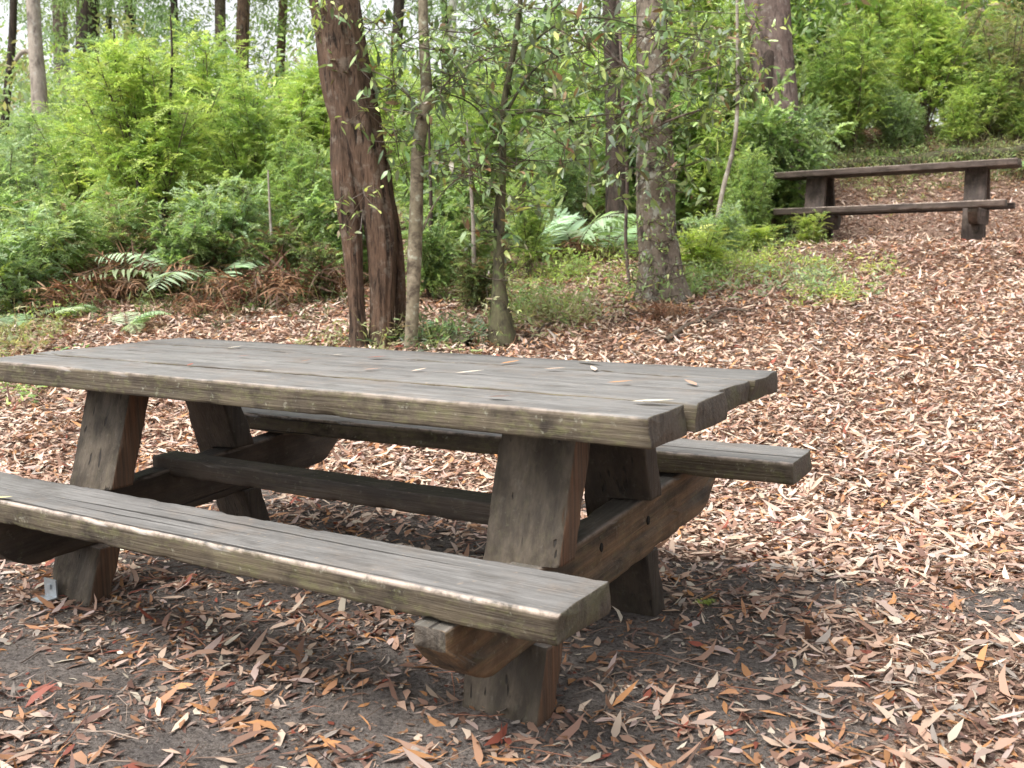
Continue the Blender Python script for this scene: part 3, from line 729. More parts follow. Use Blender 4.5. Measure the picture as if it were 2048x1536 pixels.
T6 = tree('tree', 'big pinkish brown tree with dark scar at upper right', 'tree', [
    px_path(d6, [(1578, 470, 52), (1570, 400, 45), (1562, 300, 42), (1553, 200, 41), (1545, 120, 42), (1538, 50, 43), (1533, 0, 44), (1525, -200, 42), (1510, -600, 34), (1500, -1100, 15)]),
    ], 'bark_pink', sides=32, rough=.05, seed=21)
# scar of burnt bark, a part of the tree
def scar(tree_o, d, lst, name='bark_scar'):
    pts, rad = px_path(d, lst); pts[0][2] += .12
    o0 = np.array(tree_o.location)
    me = trunk_mesh([([p-o0 for p in pts], rad)], sides=12, rough=.15, vstep=.06, seed=4)
    o = link(name, me, M['bark_dark'], tree_o); tag(o, 'black burnt bark scar'); return o
scar(T6, d6-.16, [(1590, 420, 12), (1583, 330, 13), (1579, 240, 13), (1576, 170, 10), (1572, 120, 4)])
scar(T6, d6-.2, [(1530, 185, 14), (1532, 140, 15), (1536, 110, 13), (1548, 84, 6)])
d7 = 14.5
T7 = tree('tree', 'pale pinkish trunk with a bent side branch at upper left', 'tree', [
    px_path(d7, [(92, 470, 20), (88, 400, 18), (84, 300, 16), (78, 180, 15), (72, 100, 14), (66, 0, 13), (60, -200, 11), (50, -600, 5)]),
    px_path(d7, [(72, 110, 5), (56, 92, 5), (42, 100, 4.5), (30, 122, 4)]),
    ], 'bark_pale', sides=16, rough=.05, seed=31)
T8 = tree('sapling', 'slender pale leaning stem between the mottled tree and far table', 'tree', [
    px_path(10.3, [(1424, 525, 6), (1430, 480, 5.5), (1436, 430, 5), (1447, 370, 5), (1462, 320, 4.5), (1472, 270, 4.5), (1476, 190, 4), (1475, 100, 3.6), (1474, 0, 3), (1472, -150, 2)]),
    ], 'bark_pale', sides=8, rough=.04, seed=33)
T9 = tree('sapling', 'reddish slender stem just left of the mottled tree', 'tree', [
    px_path(8.8, [(1262, 575, 4), (1250, 480, 3.6), (1256, 350, 3.6), (1245, 260, 4), (1246, 180, 4), (1241, 80, 3.5), (1236, 0, 3.5), (1230, -150, 2)]),
    px_path(8.2, [(1244, 190, 3), (1300, 150, 2.4), (1360, 150, 2), (1440, 130, 1.4)]),
    px_path(8.2, [(1248, 250, 3), (1300, 260, 2.4), (1360, 230, 2), (1400, 220, 1.4)]),
    px_path(8.2, [(1243, 100, 3), (1180, 60, 2.4), (1140, 70, 2)]),
    ], 'bark_pink', sides=8, rough=.04, seed=35)
# dead stub leaning among the shrubs on the left
for k, (u0, v0, u1, v1, dd_, lb) in enumerate([(285, 490, 232, 150, 9.9, 'thin dark curved stem in front of the lime green shrub'), (320, 460, 345, 120, 10.0, 'thin straight dark stem right of the curved one in the lime shrub'),
                                (545, 590, 540, 430, 9.0, 'bare pale dry stem left of the big trunk'), (860, 560, 858, 250, 8.6, 'thin dark stem just right of the slim grey sapling'), (948, 520, 938, 330, 8.8, 'short thin pale stem between the two saplings')]):
    um = (u0+u1)/2+(14 if k == 0 else 3)
    tree('sapling', lb, 'sapling', [px_path(dd_, [(u0, v0, 5), (um, (v0+v1)/2, 4), (u1, v1, 2.4), (u1-4, v1-90, 1.5)])], 'bark_dark' if k in (0, 1, 3) else 'bark_pale', group='thin stems among the shrubs', sides=7, rough=.05, seed=40+k)

# background trees: trunk and a broken crown
def crown_mesh(seed, n_cl, R0, H0, key, lf=.15, per=130, zlo=0.):
    rs = np.random.RandomState(seed); A = Acc()
    cen = np.stack([rs.normal(0, R0*.45, n_cl), rs.normal(0, R0*.45, n_cl), rs.uniform(zlo, H0, n_cl)], -1)
    cr = rs.uniform(.12, .36, n_cl)*R0*.45
    P = (cen[:, None]+rs.normal(0, 1, (n_cl, per, 3))*cr[:, None, None]*np.array([1, 1, .6])).reshape(-1, 3)
    n = len(P); dr = rs.normal(0, 1, (n, 3)); dr[:, 2] -= .5; up = rs.normal(0, .6, (n, 3)); up[:, 2] += 1
    col = np.repeat(pick(rs, key, n_cl, .25), per, 0)*(1+rs.uniform(-.2, .2, (n, 1)))
    A.add(*leaf_arrays(P, dr, up, lf*rs.uniform(.6, 1.3, n), lf*.3*rs.uniform(.7, 1.2, n), col, .1, lance=False))
    return A.mesh('crown')
CR = [crown_mesh(50, 60, 2.6, 6, 'mid'), crown_mesh(51, 55, 2.4, 6, 'dark'), crown_mesh(52, 60, 2.6, 6, 'blue'), crown_mesh(53, 50, 2.2, 6, 'olive')]
for c_ in CR: c_.materials.append(M['leaf'])
BT = [  # px at y=50, distance, half width px, bark, crown, crown base height, label
 (176, 21, 22, 'bark_dark', 1, 4.2, 'broad dark background trunk above the lime green shrub, upper left'),
 (218, 24, 6, 'bark_dark', 0, 4.5, 'thin black background trunk right of the broad dark one, upper left'),
 (262, 23, 12, 'bark_dark', 3, 4.6, 'dark background trunk third from the left at the top'),
 (350, 20, 7, 'bark_dark', 2, 4.0, 'narrow dark trunk above the middle of the lime green shrub'),
 (440, 22, 11, 'bark_pink', 0, 4.2, 'pinkish brown background trunk left of the reddish one'),
 (485, 19, 13, 'bark_brown', 1, 4.4, 'reddish brown background trunk left of the big brown tree'),
 (120, 27, 14, 'bark_pink', 2, 5.0, 'dusty pink trunk far behind the pale trunk, upper left'),
 (28, 17, 7, 'bark_dark', 0, 3.2, 'thin dark trunk at the far upper left edge'),
 (798, 20, 11, 'bark_dark', 3, 4.4, 'dark background trunk between big brown tree and grey sapling'),
 (904, 22, 8, 'bark_white', 2, 5.0, 'white background trunk right of the slim grey sapling'),
 (892, 25, 7, 'bark_dark', 1, 5.0, 'thin dark trunk beside the white background trunk'),
 (1110, 24, 10, 'bark_brown', 0, 4.5, 'brown background trunk between thin dark sapling and mottled tree'),
 (1326, 17, 9, 'bark_dark', 2, 4.6, 'dark trunk hidden right behind the mottled tree'),
 (565, 26, 9, 'bark_brown', 0, 4.6, 'slim brown trunk far behind, left of the big brown tree'),
 (1660, 20, 5, 'bark_pale', 3, 5.2, 'very thin pale trunk in the shrubs right of the big upper right tree'),
 (1985, 20, 6, 'bark_dark', 1, 5.2, 'thin dark trunk at the upper right corner'),
]
M['bark_white'] = bark_mat('white_bark', (.7, .68, .64), (.55, .52, .48), (.3, .27, .24), None, 0, (3, 3, 1), .004)
for i, (px, d, hw, bk, ci, ch, lb) in enumerate(BT):
    p = on_ground(px+6+26*math.sin(i*5.3), d); o0 = np.array(p)
    top = P3(px-6+70*math.sin(i*3.1), -900, d); mid = P3(px, 50, d)
    r0 = hw/F_PX*d
    r = tree('tree', lb, 'tree', [([o0-np.array([0, 0, .2]), o0+(mid-o0)*.5+np.array([.16*math.sin(i*2.3), 0, 0]), mid, mid+(top-mid)*.5+np.array([.3*math.sin(i*1.7), 0, 0]), top], [r0*1.25, r0*1.1, r0, r0*.8, r0*.4])], bk,
             group='trees in the background', sides=12, rough=.06, vstep=.25, seed=60+i)
    cr_ = bpy.data.objects.new('crown', CR[ci]); C.objects.link(cr_); cr_.parent = r
    cr_.location = (mid[0]-o0[0], mid[1]-o0[1], ch+(.7 if i % 3 else -.9)); cr_.rotation_euler = (0, 0, i*1.7); cr_.scale = (.9, .9, .9)

# far understorey: one leafy mass behind everything
def understorey():
    rs = np.random.RandomState(90); A = Acc(); n_cl = 4200; per = 46
    d = rs.uniform(15.5, 30, n_cl); px = rs.uniform(-500, 2550, n_cl); s = (px-1024)/F_PX*d
    x, y = world_xy(s, d); z0 = height(x, y)
    left = 1-sm(1250, 1450, px)
    topz = CAM[2]+(487-(170+rs.uniform(-110, 110, n_cl)))/F_PX*d
    topz2 = CAM[2]+(487+150)/F_PX*d
    tz = topz*left+topz2*(1-left)
    z = z0+(tz-z0)*rs.uniform(.0, 1, n_cl)
    cen = np.stack([x, y, z], -1); rr = rs.uniform(.15, .4, n_cl)
    P = (cen[:, None]+rs.normal(0, 1, (n_cl, per, 3))*rr[:, None, None]*np.array([1, 1, .7])).reshape(-1, 3); n = len(P)
    dr = rs.normal(0, 1, (n, 3)); up = rs.normal(0, .6, (n, 3)); up[:, 2] += 1
    ks = rs.randint(0, 4, n_cl); col = np.zeros((n_cl, 3))
    for k, key in enumerate(('mid', 'bright', 'blue', 'olive')): col[ks == k] = pick(rs, key, int((ks == k).sum()))
    col = np.repeat(col, per, 0)*(1+rs.uniform(-.2, .2, (n, 1)))
    A.add(*leaf_arrays(P, dr, up, .17*rs.uniform(.6, 1.3, n), .055*rs.uniform(.7, 1.3, n), col, .1, lance=False))
    o = link('far_understorey', A.mesh('far_understorey'), M['leaf'], smooth=False)
    tag(o, 'distant green understorey seen as one leafy mass behind the shrubs', 'undergrowth', kind='stuff')
understorey()

# broad leaves: whorls at branch ends
def whorls(tree_o, pts, nper, L, key, seed, name='foliage', rad=.17, cl=7):
    L = L*.86
    rs = np.random.RandomState(seed); A = Acc(); P = []; D = []
    tw = []
    for c_ in pts:
        for k in range(cl):
            q0 = c_+rs.normal(0, rad, 3)*np.array([1, 1, .8]); tw.append((c_, q0))
            ax = q0-c_+rs.normal(0, .08, 3); ax[2] += .05; ax /= np.linalg.norm(ax)
            for j in range(nper):
                dv = rs.normal(0, 1, 3); dv -= ax*(dv@ax); dv /= np.linalg.norm(dv)
                P.append(q0-ax*rs.uniform(0, .09)); D.append(dv+ax*rs.uniform(.1, .9)+np.array([0, 0, rs.uniform(-.3, .2)]))
    P = np.array(P); D = np.array(D); n = len(P)
    up = rs.normal(0, .35, (n, 3)); up[:, 2] += 1
    col = pick(rs, key, n, .25); m2 = rs.uniform(0, 1, n)
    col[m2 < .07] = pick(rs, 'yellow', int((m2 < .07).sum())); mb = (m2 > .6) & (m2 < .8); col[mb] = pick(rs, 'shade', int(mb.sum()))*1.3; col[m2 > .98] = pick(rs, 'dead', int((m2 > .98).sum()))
    o0 = np.array(tree_o.location)
    A.add(*leaf_arrays(P-o0, D, up, L*rs.uniform(.55, 1.2, n), L*.3*rs.uniform(.8, 1.2, n), col, rs.uniform(-.05, .3, n)))
    for a, c_ in tw: A.tube(np.array([a, (a+c_)/2+rs.normal(0, .01, 3), c_])-o0, [.0035, .0028, .0016], 4, (.09, .065, .045))
    return link(name, A.mesh(name), M['leaf_gloss'], tree_o)
def pxp(d, L, j=.25, seed=1, dup=2):
    rs = random.Random(seed); return [P3(u+rs.uniform(-30, 30)*(k > 0), v+rs.uniform(-30, 30)*(k > 0), d+rs.uniform(-j, j)) for u, v in L for k in range(dup)]
whorls(T3, pxp(d3, [(1180, 100), (1110, 110), (1060, 150), (880, 190), (920, 170), (960, 210), (1230, 235), (1290, 240), (1140, 240), (1200, 40), (1300, 60), (1400, 80), (1100, 30), (1040, 10), (1060, 320), (970, 300), (940, 330),
      (1010, 420), (990, 480), (1150, 320), (1100, 200), (1000, 60), (950, 90), (1250, 130), (1350, 20), (1180, 290)], .35, 2), 5, .125, 'dark', 71)
whorls(T9, pxp(8.2, [(1300, 150), (1360, 150), (1440, 130), (1400, 220), (1340, 250), (1300, 270), (1180, 60), (1140, 70), (1240, 30), (1420, 60), (1480, 170), (1350, 340), (1260, 320), (1270, 60), (1380, 100), (1190, 180)], .4, 3), 5, .13, 'dark', 72)
whorls(T2, pxp(d2, [(700, 120), (740, 140), (790, 170), (900, 150), (960, 120), (990, 90), (920, 350), (960, 330), (880, 100), (800, 90), (790, 260), (740, 60), (880, 300)], .3, 4), 4, .11, 'dark', 73)
whorls(T1, pxp(d1-.35, [(690, 20), (640, 10), (725, 420), (700, 400), (650, -10), (735, 215)], .1, 5), 3, .09, 'bright', 74, rad=.12, cl=4)
whorls(T4, pxp(d4-.32, [(1290, 580), (1340, 560), (1300, 520), (1345, 480), (1285, 450), (1330, 400), (1290, 360), (1345, 330), (1320, 290), (1280, 260), (1300, 480), (1355, 590), (1265, 560)], .06, 9), 5, .06, 'mid', 78, rad=.10, cl=6)
whorls(T3, pxp(d3-.1, [(985, 660), (1020, 620), (1000, 560), (1030, 660), (975, 600), (1010, 500)], .15, 10, 1), 5, .06, 'olive', 79, rad=.12, cl=5)
whorls(T8, pxp(10.3, [(1476, 100), (1470, 150), (1500, 60), (1440, 60), (1490, 200), (1450, 240)], .3, 6), 5, .12, 'bright', 75)

# ------------------------------------------------------------------ ferns
def fern_mesh(seed, nf, L, key, spread=1., el0=0.):
    rs = np.random.RandomState(seed); S = Acc(); A = Acc()
    for i in range(nf):
        az = rs.uniform(0, 6.28) if spread >= 1 else rs.uniform(-1, 1)*spread*3
        ln = L*rs.uniform(.7, 1.1); t = np.linspace(0, 1, 14); el = min(1.4, rs.uniform(.7, 1.25)+el0)
        r_ = ln*(t*math.cos(el)+.35*t**2); z = ln*(t*math.sin(el)-(.42+.25*rs.rand())*t**2.4)
        p = np.stack([np.cos(az)*r_, np.sin(az)*r_, z], -1)
        S.tube(p, .004*(1-t*.8)+.0008, 4)
        dead = key == 'dead'
        m = 17 if dead else 24; u = np.linspace(.18, .98, m); f = u*13; i0 = np.minimum(12, f.astype(int))
        base = p[i0]+(p[i0+1]-p[i0])*(f-i0)[:, None]; tg = norm(p[i0+1]-p[i0])
        sd0 = norm(np.cross(tg, np.array([0, 0, 1.])+rs.normal(0, .15, 3))); upn = np.cross(sd0, tg)
        pl = ln*.36*np.sin(np.clip(1.12-u, 0, 1)*math.pi*.62)+.012
        fc = pick(rs, key, 1)
        for sg in (-1, 1):
            dv = sd0*sg+tg*.5; dv[:, 2] -= .10
            if dead: dv = dv+rs.normal(0, .45, (m, 3))
            dv = norm(dv)+rs.normal(0, .06, (m, 3))
            c_ = fc*(1+rs.uniform(-.25, .2, (m, 1)))*(1 if dead else 1.05)
            A.add(*leaf_arrays(base, dv, upn+rs.normal(0, .5 if dead else .15, (m, 3)), pl*rs.uniform(.4 if dead else .85, 1.05, m), pl*(.05 if dead else .075)+.005, c_, (rs.uniform(-.2, .9, m) if dead else .22)))
    return S.mesh('stalk'), A.mesh('frond')
FM = [fern_mesh(101, 6, .95, 'fern'), fern_mesh(102, 7, .85, 'fern'), fern_mesh(103, 4, .85, 'fern'), fern_mesh(104, 5, .95, 'fern', el0=.35)]
FD = [fern_mesh(111, 16, .8, 'dead'), fern_mesh(112, 18, .7, 'dead')]
def fern(u, v, meshes, s, rz, label, cat='fern', group='green ferns', leaf='leaf', name='fern', dy=None):
    p = ground_at(u, v) if dy is None else np.array(on_ground(u, dy))
    r = empty(name, (p[0], p[1], p[2]-.02), rz); r.scale = (s,)*3
    for nm, me in zip(('stalk', 'frond'), meshes):
        o = bpy.data.objects.new(nm, me); C.objects.link(o); o.parent = r
        if not me.materials: me.materials.append(M['twig' if nm == 'stalk' else leaf])
    tag(r, label, cat, group)
for a in [
 (1060, 530, FM[3], 1.2, .3, 'pale green fern left of the dark trunk with drooping fronds'),
 (1150, 520, FM[3], 1.35, 2., 'large pale green fern in front of the dark trunk'),
 (1215, 515, FM[2], 1.1, 4., 'small fern at the foot of the dark trunk'),
 (400, 590, FM[0], 1.15, 1.2, 'bluish green fern above the brown bracken, left of the big trunk'),
 (470, 590, FM[1], .9, 5., 'green fern right of the bluish fern near dark shade'),
 (165, 630, FM[1], .42, .8, 'green fern standing in leaf litter behind the left end of the table'),
 (255, 660, FM[2], .48, 3.1, 'small arching fern nearest the table top on the left'),
 (28, 665, FM[2], .45, 5.1, 'small bluish fern at the left edge above the table'),
 (60, 600, FM[0], .6, 2.6, 'pale fern among the low shrubs at the left edge'),
 (330, 560, FM[2], 1., .2, 'fern with upright fronds amid brown bracken'),
 (2030, 345, FM[1], .7, 1.1, 'grey green fern at the right edge behind the far table'),
 ]: fern(*a)
for a in [
 (210, 600, FD[0], 1.0, .3, 'brown dead bracken clump left of the reddish one'), (310, 595, FD[1], 1.15, 1.7, 'reddish dead bracken clump in the middle of the left undergrowth'),
 (150, 625, FD[1], .8, 2.9, 'small rusty dead bracken beside the left green fern'), (620, 600, FD[0], .9, 4.1, 'dark brown dead bracken against the big trunk'),
 (510, 610, FD[1], .9, 5.2, 'dead bracken under the low shrub left of the big trunk'), (1130, 520, FD[1], .8, .8, 'orange dead bracken under the large pale fern'),
 (1330, 640, FD[1], .45, 2.2, 'ochre dead frond heap right of the mottled tree foot'), (270, 540, FD[0], 1.2, 5.8, 'tall rusty dead bracken behind the left clumps'),
 (420, 630, FD[0], .6, 1.1, 'low brown dead fern in shade at the litter edge'),
 ]: fern(*a, cat='dead bracken', group='dead brown bracken', leaf='dry', name='dead_bracken')

# ------------------------------------------------------------------ ground cover
def ground_cover():
    rs = np.random.RandomState(200); A = Acc()
    patches = [(1520, 540, 1.0, .35, 110, 'yellow'), (1600, 570, .7, .3, 60, 'blue'), (1400, 560, .6, .35, 60, 'mid'), (1130, 560, .8, .5, 110, 'bright'), (1200, 500, .8, .5, 130, 'yellow'), (1080, 620, .5, .3, 60, 'mid'), (1160, 480, .8, .5, 120, 'mid'), (1100, 640, .5, .3, 110, 'olive'),
               (1210, 480, .6, .4, 60, 'mid'), (760, 690, .45, .15, 40, 'olive'), (880, 690, .3, .15, 50, 'dark'), (30, 690, .4, .4, 70, 'olive'), (20, 800, .3, .3, 25, 'mid'), (560, 620, .8, .3, 60, 'shade'), (350, 620, .9, .3, 40, 'shade'),
               (1330, 590, .35, .2, 110, 'mid'), (1450, 500, .8, .4, 160, 'mid'), (1700, 345, 1.2, .35, 200, 'olive'), (1900, 335, 1.6, .3, 260, 'shade'), (1800, 325, 1.4, .25, 220, 'mid'), (2000, 320, 1.2, .25, 200, 'olive'), (80, 620, .8, .4, 90, 'bright'), (960, 600, .6, .4, 70, 'olive'), (1650, 600, .35, .15, 25, 'yellow')]
    for (u, v, rx, ry, n, key) in patches:
        c_ = ground_at(u, v); s0, d0 = sd_of(c_[0], c_[1])
        s = s0+rs.normal(0, rx*.5, n); d = d0+rs.normal(0, ry, n); x, y = world_xy(s, d); z = height(x, y)
        k = 14; hh = rs.uniform(.04, .22, n)
        P = np.stack([x, y, z], -1)[:, None]+np.stack([rs.normal(0, .045, (n, k)), rs.normal(0, .045, (n, k)), hh[:, None]*rs.uniform(0, 1, (n, k))], -1)
        dr = rs.normal(0, 1, (n, k, 3)); dr[..., 2] = np.abs(dr[..., 2])*.7; up = rs.normal(0, .5, (n, k, 3)); up[..., 2] += 1
        col = np.repeat(pick(rs, key, n, .25)[:, None], k, 1)*(1+rs.uniform(-.2, .2, (n, k, 1)))
        A.add(*leaf_arrays(P.reshape(-1, 3), dr.reshape(-1, 3), up.reshape(-1, 3), rs.uniform(.03, .085, n*k), rs.uniform(.008, .02, n*k), col.reshape(-1, 3), .2))
        # thin grass-like stems
        a2 = rs.uniform(0, 6.28, n); dr = np.stack([np.cos(a2)*.4, np.sin(a2)*.4, np.ones(n)], -1)
        A.add(*leaf_arrays(np.stack([x, y, z], -1), dr, rs.normal(0, 1, (n, 3)), hh*1.5, np.full(n, .004), pick(rs, 'olive', n), .2))
    o = link('ground_cover', A.mesh('ground_cover'), M['leaf'], smooth=False)
    tag(o, 'low green seedlings and grass growing through the leaf litter', 'ground cover', kind='stuff')
ground_cover()

# ------------------------------------------------------------------ leaf litter
LIT = np.array([(.57, .42, .32), (.52, .35, .26), (.46, .29, .21), (.63, .50, .39), (.42, .22, .12), (.50, .25, .11), (.24, .14, .10), (.34, .20, .15), (.36, .31, .27), (.66, .58, .46), (.30, .09, .06), (.16, .09, .07), (.58, .44, .39), (.47, .35, .29)])
LWT = np.array([14, 13, 12, 12, 6, 4, 8, 10, 7, 6, 2, 6, 10, 9.]); LWT /= LWT.sum()
LWF = np.array([8, 9, 12, 6, 13, 11, 12, 10, 7, 5, 6, 12, 5, 6.]); LWF /= LWF.sum()
def litter():
    rs = np.random.RandomState(300); A = Acc()
    def band(d0, d1, n, lance, Ls, Ws, lift, dim=1.):
        u = rs.uniform(0, 1, n); d = np.sqrt(d0**2+(d1**2-d0**2)*u)
        s = rs.uniform(-1, 1, n)*(.60*d+.6)+.04*d
        x, y = world_xy(s, d)
        # worn dirt near the table, noise-driven clumps and gaps
        worn = worn_map(x, y)
        nz = vn(x, y, .9, 7)*.5+vn(x, y, 2.6, 9)*.4+vn(x, y, 6., 11)*.25
        dens = 1.02-.66*worn+.38*nz
        leftbush = sm(8.6, 10, d)*(1-sm(.3, 1.2, s)); dens = dens-.35*leftbush
        keep = rs.uniform(0, 1, n) < dens; x, y, d, s, dens = x[keep], y[keep], d[keep], s[keep], dens[keep]
        n = len(x); z = height(x, y)+rs.uniform(.0, 1, n)**1.5*lift*np.clip(dens, .2, 1)+.002
        az = rs.uniform(0, 2*np.pi, n); dr = np.stack([np.cos(az), np.sin(az), rs.normal(0, .16, n)], -1)
        up = np.stack([rs.normal(0, .32, n), rs.normal(0, .32, n), np.ones(n)], -1)
        P = np.stack([x, y, z], -1)
        tone = 1+np.array([.03, .03, .02])*sm(2.5, 4., d)[:, None]
        far_ = rs.uniform(0, 1, n) < sm(2.3, 4.2, d+.9*np.clip(s, -1, 1))
        col = LIT[np.where(far_, rs.choice(len(LIT), n, p=LWT), rs.choice(len(LIT), n, p=LWF))]*(1+rs.uniform(-.22, .2, (n, 1)))*tone
        f2 = (1-sm(2.2, 4., d))[:, None]; col = col*(1-.22*f2)*dim   # leaves darker towards the camera
        L = rs.uniform(*Ls, n); Wd = L*rs.uniform(*Ws, n)*np.where(rs.uniform(0, 1, n) < .18, 1.7, 1.); L = L*np.where(rs.uniform(0, 1, n) < .2, .6, 1.); Wd = np.minimum(Wd, .021)
        P = P-norm(dr)*L[:, None]*.5
        A.add(*leaf_arrays(P, dr, up, L, Wd, col, rs.normal(.05, .32, n), lance=lance, sickle=rs.normal(0, .22, n)))
    band(1.2, 3.3, 13500, True, (.03, .10), (.12, .30), .022, .95)
    band(1.2, 3.4, 17000, True, (.015, .06), (.06, .22), .014, .8)
    band(1.2, 3.4, 30000, True, (.006, .028), (.2, .6), .008, .6)
    band(3.2, 6.0, 44000, True, (.03, .10), (.13, .28), .035)
    band(3.2, 6.0, 44000, True, (.012, .045), (.14, .5), .025, .9)
    band(6.0, 10., 92000, True, (.035, .10), (.15, .30), .04)
    band(10., 16., 66000, False, (.06, .12), (.2, .34), .04)
    # long curled bark strips and sticks of litter
    band(1.3, 4., 110, True, (.10, .22), (.03, .07), .02, .5)
    band(4., 9., 700, True, (.12, .30), (.03, .08), .04, .6)
    o = link('leaf_litter', A.mesh('leaf_litter'), M['dry'], smooth=False)
    tag(o, 'thick carpet of dry pinkish brown gum leaves over the ground', 'leaf litter', kind='stuff')
    # fine twigs and bark strips
    B = Acc()
    def twigs(n, d0, d1, L0, L1, r0):
        u = rs.uniform(0, 1, n); d = np.sqrt(d0**2+(d1**2-d0**2)*u); s = rs.uniform(-1, 1, n)*(.60*d+.4); x, y = world_xy(s, d); z = height(x, y)
        for i in range(n):
            a2 = rs.uniform(0, 6.28); L = rs.uniform(L0, L1); dv = np.array([math.cos(a2), math.sin(a2), 0]); pv = np.array([-dv[1], dv[0], 0])
            b0 = np.array([x[i], y[i], 0]); q0 = [b0, b0+dv*L*.5+pv*rs.normal(0, .08)*L, b0+dv*L+pv*rs.normal(0, .14)*L]
            q0 = [np.array([q[0], q[1], gz(q[0], q[1])+rs.uniform(.004, .02)]) for q in q0]
            g_ = rs.uniform(.5, 1.2); B.tube(q0, [r0*g_, r0*g_*.9, r0*g_*.4], 4, np.array([(.16, .11, .085), (.26, .2, .16), (.3, .14, .09)][rs.randint(3)])*rs.uniform(.6, 1.2))
    twigs(1100, 1.3, 4.5, .05, .22, .0018); twigs(900, 4.5, 10, .1, .4, .003)
    o = link('twig_litter', B.mesh('twig_litter'), M['dry'])
    tag(o, 'fine fallen twigs scattered through the leaf litter', 'twigs', kind='stuff')
litter()

# larger fallen branches and log
def fallen(name, uv, rad, mat, label, cat, lift=.02, sides=9, group=None, ext=()):
    pts = [ground_at(u, v) for u, v in uv]; pts = [np.array([p[0], p[1], p[2]+rad*.6+lift]) for p in pts]
    o0 = Vector(pts[0]); n = len(pts)
    paths = [([p-np.array(o0) for p in pts], [rad*(1-.5*i/(n-1)) for i in range(n)])]
    for (uv2, r2) in ext:
        q = [ground_at(u, v) for u, v in uv2]; q = [np.array([p[0], p[1], p[2]+r2*.6+lift+.02*i])-np.array(o0) for i, p in enumerate(q)]
        paths.append((q, [r2, r2*.5] if len(q) == 2 else [r2*(1-.5*i/(len(q)-1)) for i in range(len(q))]))
    me = trunk_mesh(paths, sides=sides, rough=.08, vstep=.05, seed=len(label))
    o = bpy.data.objects.new(name, me); C.objects.link(o); me.materials.append(M[mat]); o.location = o0
    me.polygons.foreach_set('use_smooth', [True]*len(me.polygons))
    return tag(o, label, cat, group)
fallen('fallen_branch', [(1330, 692), (1380, 655), (1440, 648), (1490, 660)], .022, 'twig', 'forked dead branch lying on litter right of the mottled tree', 'branch', ext=[([(1400, 655), (1450, 628), (1500, 640)], .014), ([(1400, 645), (1440, 660)], .012)])
fallen('fallen_branch', [(1180, 648), (1240, 640), (1300, 630)], .016, 'twig', 'thin dead branch left of the mottled tree foot', 'branch')
fallen('fallen_branch', [(1470, 502), (1510, 494), (1560, 503), (1590, 498)], .016, 'bark_dark', 'curved dark stick in the seedlings left of the far table', 'branch')
fallen('fallen_branch', [(1010, 700), (1060, 672), (1110, 650)], .012, 'twig', 'small stick leaning beside the mossy sapling foot', 'branch', ext=[([(1050, 700), (1090, 660)], .008)])
fallen('fallen_branch', [(940, 700), (880, 672), (850, 662)], .035, 'bark_moss', 'mossy exposed root between the two saplings', 'root')
fallen('fallen_branch', [(430, 655), (480, 648), (540, 655)], .018, 'twig', 'dead stick in leaf litter behind the table left of the big trunk', 'branch')
lp = [np.array(on_ground(u, dd_))+np.array([0, 0, .05]) for u, dd_ in ((1640, 14.1), (1720, 14.3), (1800, 14.2), (1900, 14.4), (1990, 14.25), (2100, 14.5))]
lo = lp[0]; lt_ = empty('fallen_log', Vector(lo)); tag(lt_, 'long mossy fallen log on the bank behind the far table', 'log')
link('trunk', trunk_mesh([([p-lo for p in lp], [.05, .07, .085, .09, .10, .10])], sides=18, rough=.22, vstep=.08, seed=77), M['bark_moss'], lt_)
fallen('fallen_branch', [(1500, 440), (1440, 432), (1380, 430)], .03, 'bark_dark', 'dark fallen limb low in the shrubs left of the far table', 'branch')

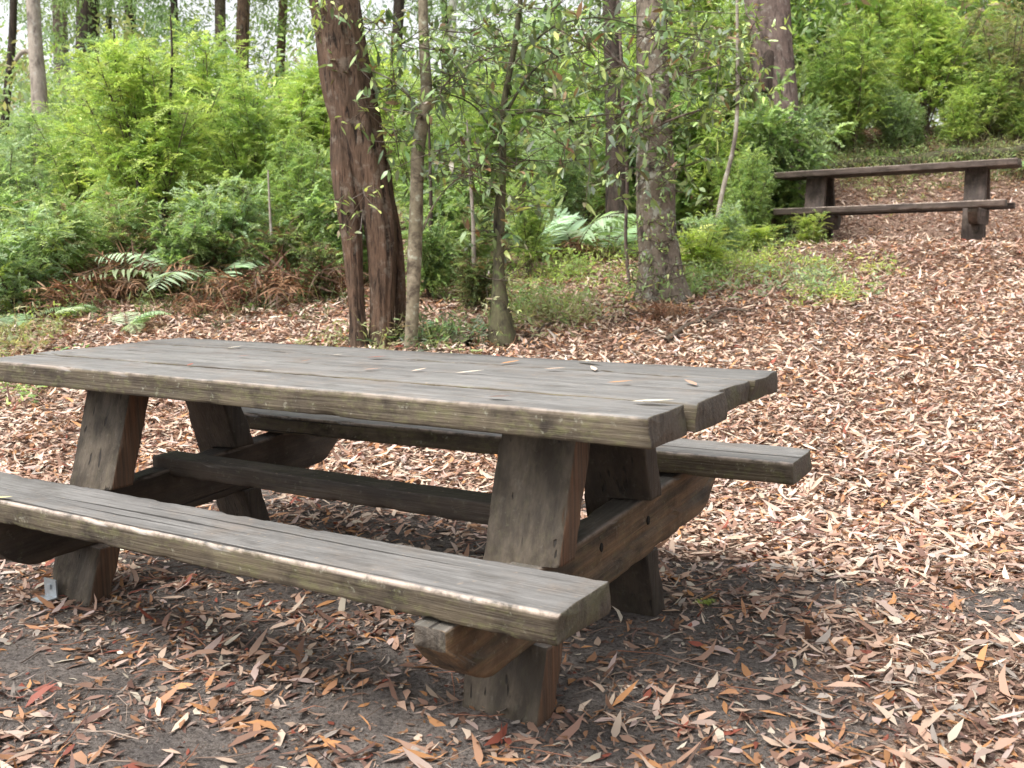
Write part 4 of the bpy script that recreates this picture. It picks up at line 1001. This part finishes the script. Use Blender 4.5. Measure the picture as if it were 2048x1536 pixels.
# leaves lying on the near table and its seats: each one a thing
def lying_leaf(x, y, z, L, W_, az, col, label, group=None):
    A = Acc(); c_ = np.array([col])
    A.add(*leaf_arrays(np.array([[-L/2, 0, 0.]]), np.array([[1., 0, 0]]), np.array([[0, 0, 1.]]), np.array([L]), np.array([W_]), c_, -.10, sickle=np.array([.12])))
    o = link('fallen_leaf', A.mesh('fallen_leaf'), M['dry'], smooth=False); o.location = (x, y, z); o.rotation_euler = (0, 0, az)
    tag(o, label, 'leaf', group)
def on_plane(u, v, z):
    r = ray(u, v); t = (z-CAM[2])/r[2]; p = CAM+r*t; return p[0], p[1]
for i, (u, v, L, az, ci, lb) in enumerate([
 (1305, 808, .075, .1, 9, 'cream dry leaf on the tabletop nearest its right front corner'), (940, 748, .06, .5, 9, 'cream leaf on the middle of the tabletop, largest of the pale ones'),
 (838, 743, .04, 1.2, 3, 'small tan leaf on the tabletop left of the large cream leaf'), (1180, 728, .09, -.5, 9, 'long pale leaf at the back edge of the tabletop'),
 (1110, 741, .05, .2, 0, 'pinkish leaf on the tabletop below the long pale leaf'), (1185, 741, .05, 2.2, 3, 'tan leaf on the tabletop right of the pinkish one'),
 (535, 743, .025, 0, 9, 'small white fragment left of the tabletop centre'), (470, 697, .04, .8, 9, 'pale leaf curled at the back left of the tabletop'),
 (487, 715, .035, .3, 10, 'dark red leaf on the left part of the tabletop'), (265, 699, .05, .4, 6, 'dark leaf near the far left corner of the tabletop'),
 (755, 718, .06, .1, 10, 'reddish leaf at the back middle of the tabletop'), (1000, 798, .05, 0, 11, 'dark curled leaf on the front board of the tabletop'),
 (612, 724, .03, 1.3, 6, 'tiny brown leaf at the back, left of the reddish leaf'), (677, 712, .03, .3, 9, 'tiny white leaf at the back of the tabletop'),
 (1020, 728, .05, 1., 5, 'orange leaf at the back of the tabletop right of the trunk'), (1380, 770, .05, 2.4, 2, 'brown leaf on the right end of the tabletop'),
 (745, 742, .045, .2, 2, 'brown leaf left of the small tan leaf on the tabletop'), (1240, 768, .05, .3, 5, 'orange leaf in the board gap, right part of tabletop'),
 (140, 706, .04, 1., 11, 'dark leaf near the left end of the tabletop'), (380, 732, .03, 1.9, 10, 'small dark red leaf on the left front part of the tabletop')]):
    x, y = on_plane(u, v, .752); lying_leaf(x, y, .7555, L*1.35, L*.36, az, LIT[ci], lb, 'dry leaves lying on the tabletop')
x, y = on_plane(8, 998, .405); lying_leaf(x, y, .408, .06, .02, .3, (.62, .55, .28), 'yellowish leaf at the left end of the near bench seat', 'leaves on the near bench')
x, y = on_plane(410, 1014, .405); lying_leaf(x, y, .408, .035, .014, 1.1, LIT[0], 'tan leaf on the back edge of the near bench seat', 'leaves on the near bench')
